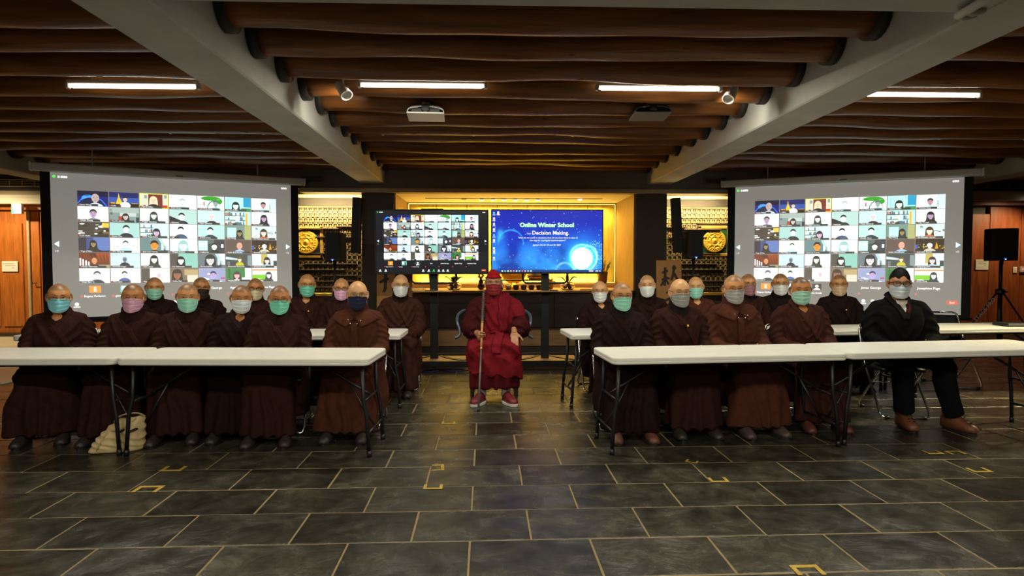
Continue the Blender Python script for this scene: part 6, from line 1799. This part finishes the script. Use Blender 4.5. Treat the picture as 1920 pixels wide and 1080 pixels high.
# ------------------------------------------------------------------ the monk in red
def monk_in_red(x, y, s):
    H = head_matrix(.0, .02, .0)
    RW, LW = Vector((-.153, -.397, .657)), Vector((.200, -.365, .672))
    arms = ([([(-.155, .01, .94), (-.245, -.08, .72), tuple(RW)], [.048, .042, .030]), ([(.155, .01, .94), (.255, -.08, .72), tuple(LW)], [.048, .042, .030])],
            [dict(wrist=tuple(RW), d=(.10, -.95, -.25), n=(-1, -.05, .1), side=-1, curl=(1.25, 1.25, .9), thumb=.9, k=1.02), dict(wrist=tuple(LW), d=(.02, -.72, -.62), n=(0, -.70, .75), side=-1, curl=(.18, .22, .18), spread=.035, k=1.06)])
    me = body_mesh('body', H, arms, SIT_LEGS, .0055)
    root = link('person', me, None, (x, y + .02 * s, 0)); root.scale = (s,) * 3
    tag(root, 'person in crimson robes and red cap holding a tall cane', 'person', 'people seated in the rows'); root.color = col4((.42, .19, .09), 0)
    mb = MB()
    mb.loft([ring(z, 0, cy, rx, ry, 44, 2.3, tl) for z, cy, rx, ry, tl in ((.475, .03, .225, .17, 0), (.56, .02, .23, .18, 0), (.68, .0, .225, .175, 0), (.80, -.01, .215, .160, 0), (.89, -.005, .20, .135, 0), (.95, .002, .18, .110, .01), (.985, .012, .125, .088, .02), (1.02, .012, .085, .076, .02), (1.06, .006, .074, .070, .02))])
    mb.tube([(-.085, .012, .975), (-.155, .012, .945), (-.205, .0, .885), (-.235, -.03, .79), (-.255, -.08, .71), (-.235, -.20, .680), (-.195, -.30, .672), (-.168, -.350, .668)], [.050, .064, .074, .080, .084, .080, .074, .074], 22)
    mb.tube([(.085, .012, .975), (.155, .012, .945), (.205, .0, .885), (.240, -.03, .79), (.268, -.08, .71), (.265, -.20, .690), (.235, -.29, .690), (.210, -.335, .690)], [.050, .064, .074, .084, .098, .102, .094, .088], 22)
    jk = remesh(mb, .0095, 'jacket', 3, [M_cloth]); fold(jk, 1.1, 3.3)
    j = link('jacket', jk, root); j.color = col4((.050, .0075, .0085)); bv = bvh_of(jk)
    mb = MB()
    # chest wrap, left shoulder, lap and long drape over the knees
    mb.loft([ring(z, cx, cy, rx, ry, 44, 2.2, tl) for z, cx, cy, rx, ry, tl in ((.50, .02, -.01, .225, .20, 0), (.62, .025, -.015, .215, .195, 0), (.74, .03, -.02, .195, .178, 0), (.84, .035, -.02, .172, .158, 0), (.92, .035, -.015, .148, .128, .0), (.965, .025, .0, .122, .108, .0), (1.00, .012, .005, .092, .088, .0), (1.03, .006, .004, .080, .078, .0))])
    mb.tube([(.075, .02, .980), (.145, .016, .958), (.200, .004, .905), (.228, -.02, .84), (.240, -.04, .775)], [.052, .072, .084, .094, .098], 22)
    mb.loft([ring(.545, 0, .10, .225, .095, 36, 2.5, 0, 'y'), ring(.550, 0, -.10, .250, .10, 36, 2.5, 0, 'y'), ring(.550, 0, -.30, .262, .095, 36, 2.5, 0, 'y'), ring(.535, 0, -.43, .262, .095, 36, 2.5, 0, 'y'), ring(.49, 0, -.52, .245, .090, 36, 2.4, 0, 'y')])
    mb.loft([ring(.56, 0, -.36, .245, .150, 48), ring(.46, .0, -.40, .262, .150, 48), ring(.36, .01, -.41, .266, .148, 48), ring(.27, .02, -.41, .262, .146, 48, 2.3)])
    mb.loft([ring(.50, 0, -.10, .275, .22, 40), ring(.36, .0, -.12, .285, .24, 40), ring(.28, .02, -.14, .27, .24, 40)])
    sw = remesh(mb, .0105, 'shawl', 3, [M_cloth]); P = get_co(sw); Nn = get_no(sw); X, Y, Z = P.T; n1 = vnoise(P * 5 + 3); n2 = vnoise(P * 12)
    up_ = sstep(Z, .56, .66)
    d = up_ * .008 * ridge((X * .80 + Z * .62) * 36 + 1.8 * n1) * (Y < .05)
    d += (1 - up_) * .008 * ridge((Z * .55 + .75 * X + .5 * Y) * 24 + 2.2 * n1)
    hem = sstep(Z, .24, .34); d += .006 * n1 + .003 * n2
    P2 = P + Nn * d[:, None]; P2[:, 2] += (1 - hem) * (-X * .16 + .02 * np.sin(X * 40))
    set_co(sw, P2); so = link('shawl', sw, root); so.color = col4((.165, .0085, .014)); bs = bvh_of(sw)
    m = MB()
    for k, (dx, w) in enumerate(((.0, .030), (.034, .026), (.064, .022))):
        band(m, bs, [(.060 + dx, .05, 1.02), (.075 + dx, -.04, .985), (.072 + dx, -.12, .92), (.070 + dx * .7, -.17, .82), (.078 + dx * .5, -.19, .72), (.085 + dx * .3, -.20, .65)], w, .012, .012 + .004 * k)
    q = link('shawl_fold', m.mesh('shawl_fold', [M_cloth]), so); q.color = col4((.150, .008, .015))
    m = MB(); band(m, bs, [(-.02, -.21, .66), (.02, -.24, .62), (.055, -.34, .655), (.04, -.46, .64), (.03, -.55, .56), (.03, -.57, .50)], .045, .010, .010); q = link('shawl_end', m.mesh('shawl_end', [M_cloth]), so); q.color = col4((.17, .009, .016))
    mb = MB(); mb.loft([ring(.40, 0, -.40, .235, .130, 48), ring(.25, 0, -.41, .245, .135, 48), ring(.145, 0, -.41, .240, .135, 48)]); mb.loft([ring(.40, 0, -.12, .24, .2, 40), ring(.22, 0, -.14, .235, .2, 40)])
    sk = remesh(mb, .010, 'skirt', 2, [M_cloth]); fold(sk, 1.0, 8.0, (0, -.41)); q = link('skirt', sk, root); q.color = col4((.075, .006, .010))
    # neck scarf, cap, mask
    q = link('scarf', ROLLCOL, root); q.color = col4((.13, .008, .013)); q.location = (0, -.005, .004)
    T = H @ Matrix.Translation(HC)
    v, f = sphere_grid(64, 44); D = np.array(v); dx, dy, dz = D.T
    x_ = .0850 * dx; y_ = np.where(dy < 0, -.106 * (-dy).clip(0) ** .9, .112 * dy); z_ = .134 * dz + .004
    pk = 1 + .02 * np.sin(dx * 14 + dz * 6) * (dz > 0) + .05 * np.exp(-((dx + .25) / .35) ** 2) * (dz > .6)
    Pc = np.stack([x_ * pk, y_ * pk, z_ * pk], 1); lw = np.where(dy < -.1, .050 + .010 * np.abs(dx), np.where(dy < .3, .035, -.02))
    ins = Pc[:, 2] < lw; Pc[ins, 2] = lw[ins]; Pc[ins, :2] *= .90
    mb = MB(); mb.add([tuple(p) for p in Pc], f, 0, True); cm = remesh(mb, .005, 'cap', 2, [M_cloth]); q = link('cap', cm, root, M=T); q.color = col4((.30, .010, .012))
    m = MB(); pts = []
    for k in range(40):
        a = 2 * PI * k / 40; c, s2 = math.cos(a), math.sin(a)
        pts.append((.0830 * c, -.1015 * s2 if s2 > 0 else -.106 * s2, (.056 if s2 > 0 else .056 + .05 * s2) + .004))
    m.tube(pts, .0060, 8, 0, True, None, 1.0); ob = link('cap_band', m.mesh('cap_band', [M_cloth]), q, M=Matrix.Identity(4)); ob.color = col4((.24, .009, .012))
    face_parts(root, H, True, (.26, .012, .016), None, 0)
    for o in root.children:
        if o.name.startswith('mask'):
            o.data = o.data.copy(); o.data.materials.clear(); o.data.materials.append(M_redmask)
            for c in o.children: c.color = (.2, .012, .014, 1)
    for k, e_ in enumerate((-1, 1)):
        q = link('shoe', SHOE[k], root, (e_ * .125, -.50, .004), (0, 0, e_ * .42)); q.color = col4((.15, .008, .014))
        sl = link('sole', SOLE, q); sl.scale = (1.10, 1.14, 1.2)
        link('sock', SOCK, root, (e_ * .118, -.47, .0))
    # the cane passes through the closed right hand
    A = Vector((x - .150, y - .86, .0)); Bc = Vector((x - .105, y - .215, 1.13))
    h = root.matrix_basis @ (RW + Vector((.30, -.62, -.55)).normalized() * .085)
    t = empty('cane', 'long cane with carved dark top and pale wooden middle held by the person in red', 'cane', A)
    ax = (Bc - A)
    def seg(n, a, b_, r, mt):
        p = MB(); p.tube([ax * a, ax * (a + b_) / 2, ax * b_], r, 12); return obj(n, p, mt, t)
    seg('rubber_tip', .0, .035, .0155, M_vinyl); seg('shaft', .03, .50, .0105, M_greyshaft); seg('wood_section', .50, .72, .0125, M_palewood); 
    p = MB(); n = 46; pts = [ax * (.72 + .28 * k / n) for k in range(n + 1)]; p.tube(pts, [.0150 + .0045 * math.sin(k * 1.9) + .003 * math.sin(k * 4.3) for k in range(n + 1)], 10); obj('carved_handle', p, M_carved, t)
    p = MB(); p.tube([ax * .715, ax * .73], .0155, 12); p.tube([ax * .49, ax * .505], .0150, 12); obj('metal_ring', p, M_goldmetal, t)
    return A, Bc, h
M_redmask = mat('patterned_red_mask', (.24, .014, .016), .85, var=.55, scale=85)
M_greyshaft = mat('cane_shaft', (.10, .09, .08), .35)
M_palewood = mat('cane_wood', (.50, .27, .09), .4, var=.2, scale=20)
M_carved = mat('cane_carving', (.06, .045, .035), .4, var=.7, scale=60, bump=.4, bscale=90)
LX, LY = .03, 6.62
_r = monk_in_red(LX, LY, 1.052)
# armchair of the monk in red
t = empty('armchair', 'dark wooden armchair with curved blue-grey arms under the person in red', 'chair', (LX + .005, LY + .04, 0))
rel(lambda p: p.box((0, 0, .455), (.52, .46, .045), .012, 0, None, 2), 'seat', M_darkwood, t)
rel(lambda p: p.sheet([[Vector((-.23 + .46 * i / 8, .235 + .03 * (1 - ((i - 4) / 4) ** 2), .55 + .38 * j / 4)) for j in range(5)] for i in range(9)], .03), 'backrest', M_darkwood, t)
for sx in (-1, 1):
    for sy in (-1, 1):
        rel(lambda p: p.box((sx * .235, sy * .20, .22), (.042, .042, .44), .005), 'leg', M_darkwood, t)
    rel(lambda p: p.box((sx * .235, 0, .16), (.025, .36, .035), .004), 'side_rail', M_darkwood, t)
    rel(lambda p: p.tube(spline([(sx * .27, .22, .90), (sx * .335, .16, .88), (sx * .345, .06, .80), (sx * .325, -.02, .73), (sx * .315, -.05, .67), (sx * .325, -.07, .625), (sx * .36, -.10, .605)], 5), [.016] * 20 + [.018] * 11, 10), 'armrest', M_bluegrey, t) if False else rel(lambda p: p.tube(spline([(sx * .25, .24, .88), (sx * .33, .17, .89), (sx * .395, .05, .85), (sx * .400, -.04, .78), (sx * .375, -.08, .71), (sx * .370, -.11, .645), (sx * .420, -.13, .615)], 5), .0165, 10), 'armrest', mat('blue_grey_metal', (.10, .13, .17), .35, metal=.4), t)
rel(lambda p: p.box((0, -.20, .16), (.44, .025, .035), .004), 'front_rail', M_darkwood, t)

# ------------------------------------------------------------------ loose things
M_canvas = mat('cream_canvas', (.60, .45, .22), .85, var=.10, scale=14, bump=.25, bscale=16)
t = empty('cloth_bag', 'cream canvas bag slumped on the floor by the left table legs', 'bag', (-2.80, 4.64, 0), .30)
g_ = MB(); R = []
for z, w, d, cx in ((.0, .17, .06, -.02), (.012, .185, .075, -.02), (.06, .175, .08, -.005), (.12, .155, .075, .02), (.18, .125, .062, .05), (.225, .10, .045, .075), (.25, .075, .022, .095)):
    R.append(ring(z, cx, 0, w, d, 40, 2.6))
g_.loft(R); bm_ = remesh(g_, .007, 'body', 2, [M_canvas]); P = get_co(bm_); Nn = get_no(bm_); n1 = vnoise(P * 9)
set_co(bm_, P + Nn * (.006 * ridge((P[:, 2] * .9 + P[:, 0] * .35) * 60 + 2 * n1) * sstep(P[:, 2], .02, .06) + .006 * n1)[:, None])
link('body', bm_, t)
rel(lambda p: p.tube(spline([(-.02, -.03, .225), (.0, -.05, .262), (.06, -.05, .285), (.13, -.03, .282), (.17, 0, .25)], 5), .009, 8, 0, False, None, .5), 'strap', M_canvas, t)
rel(lambda p: p.sheet([[Vector((-.04 + .11 * i / 6 + .05 * j / 4, -.070 + .006 * j + .012 * (i / 6), .175 + .07 * j / 4 - .012 * math.sin(i))) for j in range(5)] for i in range(7)], .006), 'flap', M_canvas, t)
rel(lambda p: p.tube([(-.13, -.079, .03), (-.10, -.083, .10), (-.06, -.070, .17)], .003, 6), 'seam', M_canvas, t)

t = empty('laptop', 'dark closed case lying at the right end of the back table', 'case', (5.78, 6.48, .7325), -.08)
rel(lambda p: p.box((0, 0, .011), (.34, .24, .022), .006), 'base', M_blackplast, t)
rel(lambda p: p.box((0, 0, .0275), (.335, .235, .010), .004), 'lid', M_blackplast, t)
t = empty('dark_bag', 'dark cloth bag on the seat of the empty chair at right', 'bag', (5.35, 6.84, .466))
g_ = MB(); g_.loft([ring(z, 0, 0, w, d, 28, 2.4) for z, w, d in ((.0, .14, .10), (.03, .16, .12), (.08, .13, .10), (.11, .08, .06), (.12, .03, .03))]); bmx = remesh(g_, .010, 'body', 2, [M_vinyl]); link('body', bmx, t)
rel(lambda p: p.tube(spline([(-.06, -.02, .10), (-.03, -.04, .15), (.03, -.04, .15), (.06, -.02, .10)], 4), .008, 8), 'handle', M_vinyl, t)

# palm pot in the corridor, only its frond tips reach the frame
t = empty('palm_pot', 'potted palm at the left edge with thin frond tips over the pale floor', 'plant pot', (-6.85, 8.05, .012))
rel(lambda p: p.lathe([(0, 0), (.13, 0), (.17, .30), (.175, .32), (.15, .32), (.14, .27), (0, .27)], 20), 'pot', M_ceramic, t)
q = random.Random(8)
for k in range(12):
    a = k * .53; L = q.uniform(.35, .55); h = q.uniform(.25, .5)
    mid = [Vector((L * u * math.cos(a), L * u * math.sin(a), .27 + h * math.sin(1.9 * u))) for u in [i / 8 for i in range(9)]]
    def mk(p):
        p.tube(mid, [.006] * 4 + [.004] * 5, 5)
        for i in range(2, 9):
            for e_ in (-1, 1):
                s_ = Vector((-math.sin(a), math.cos(a), 0)) * e_; w = .11 * (1.1 - i / 9)
                p.add([mid[i], mid[i] + s_ * w * .5 + Vector((0, 0, .012)), mid[i] + s_ * w + Vector((math.cos(a), math.sin(a), -.4)) * .05], [(0, 1, 2), (2, 1, 0)])
    rel(mk, 'frond', M_leaf, t)
bpy.context.view_layer.update()
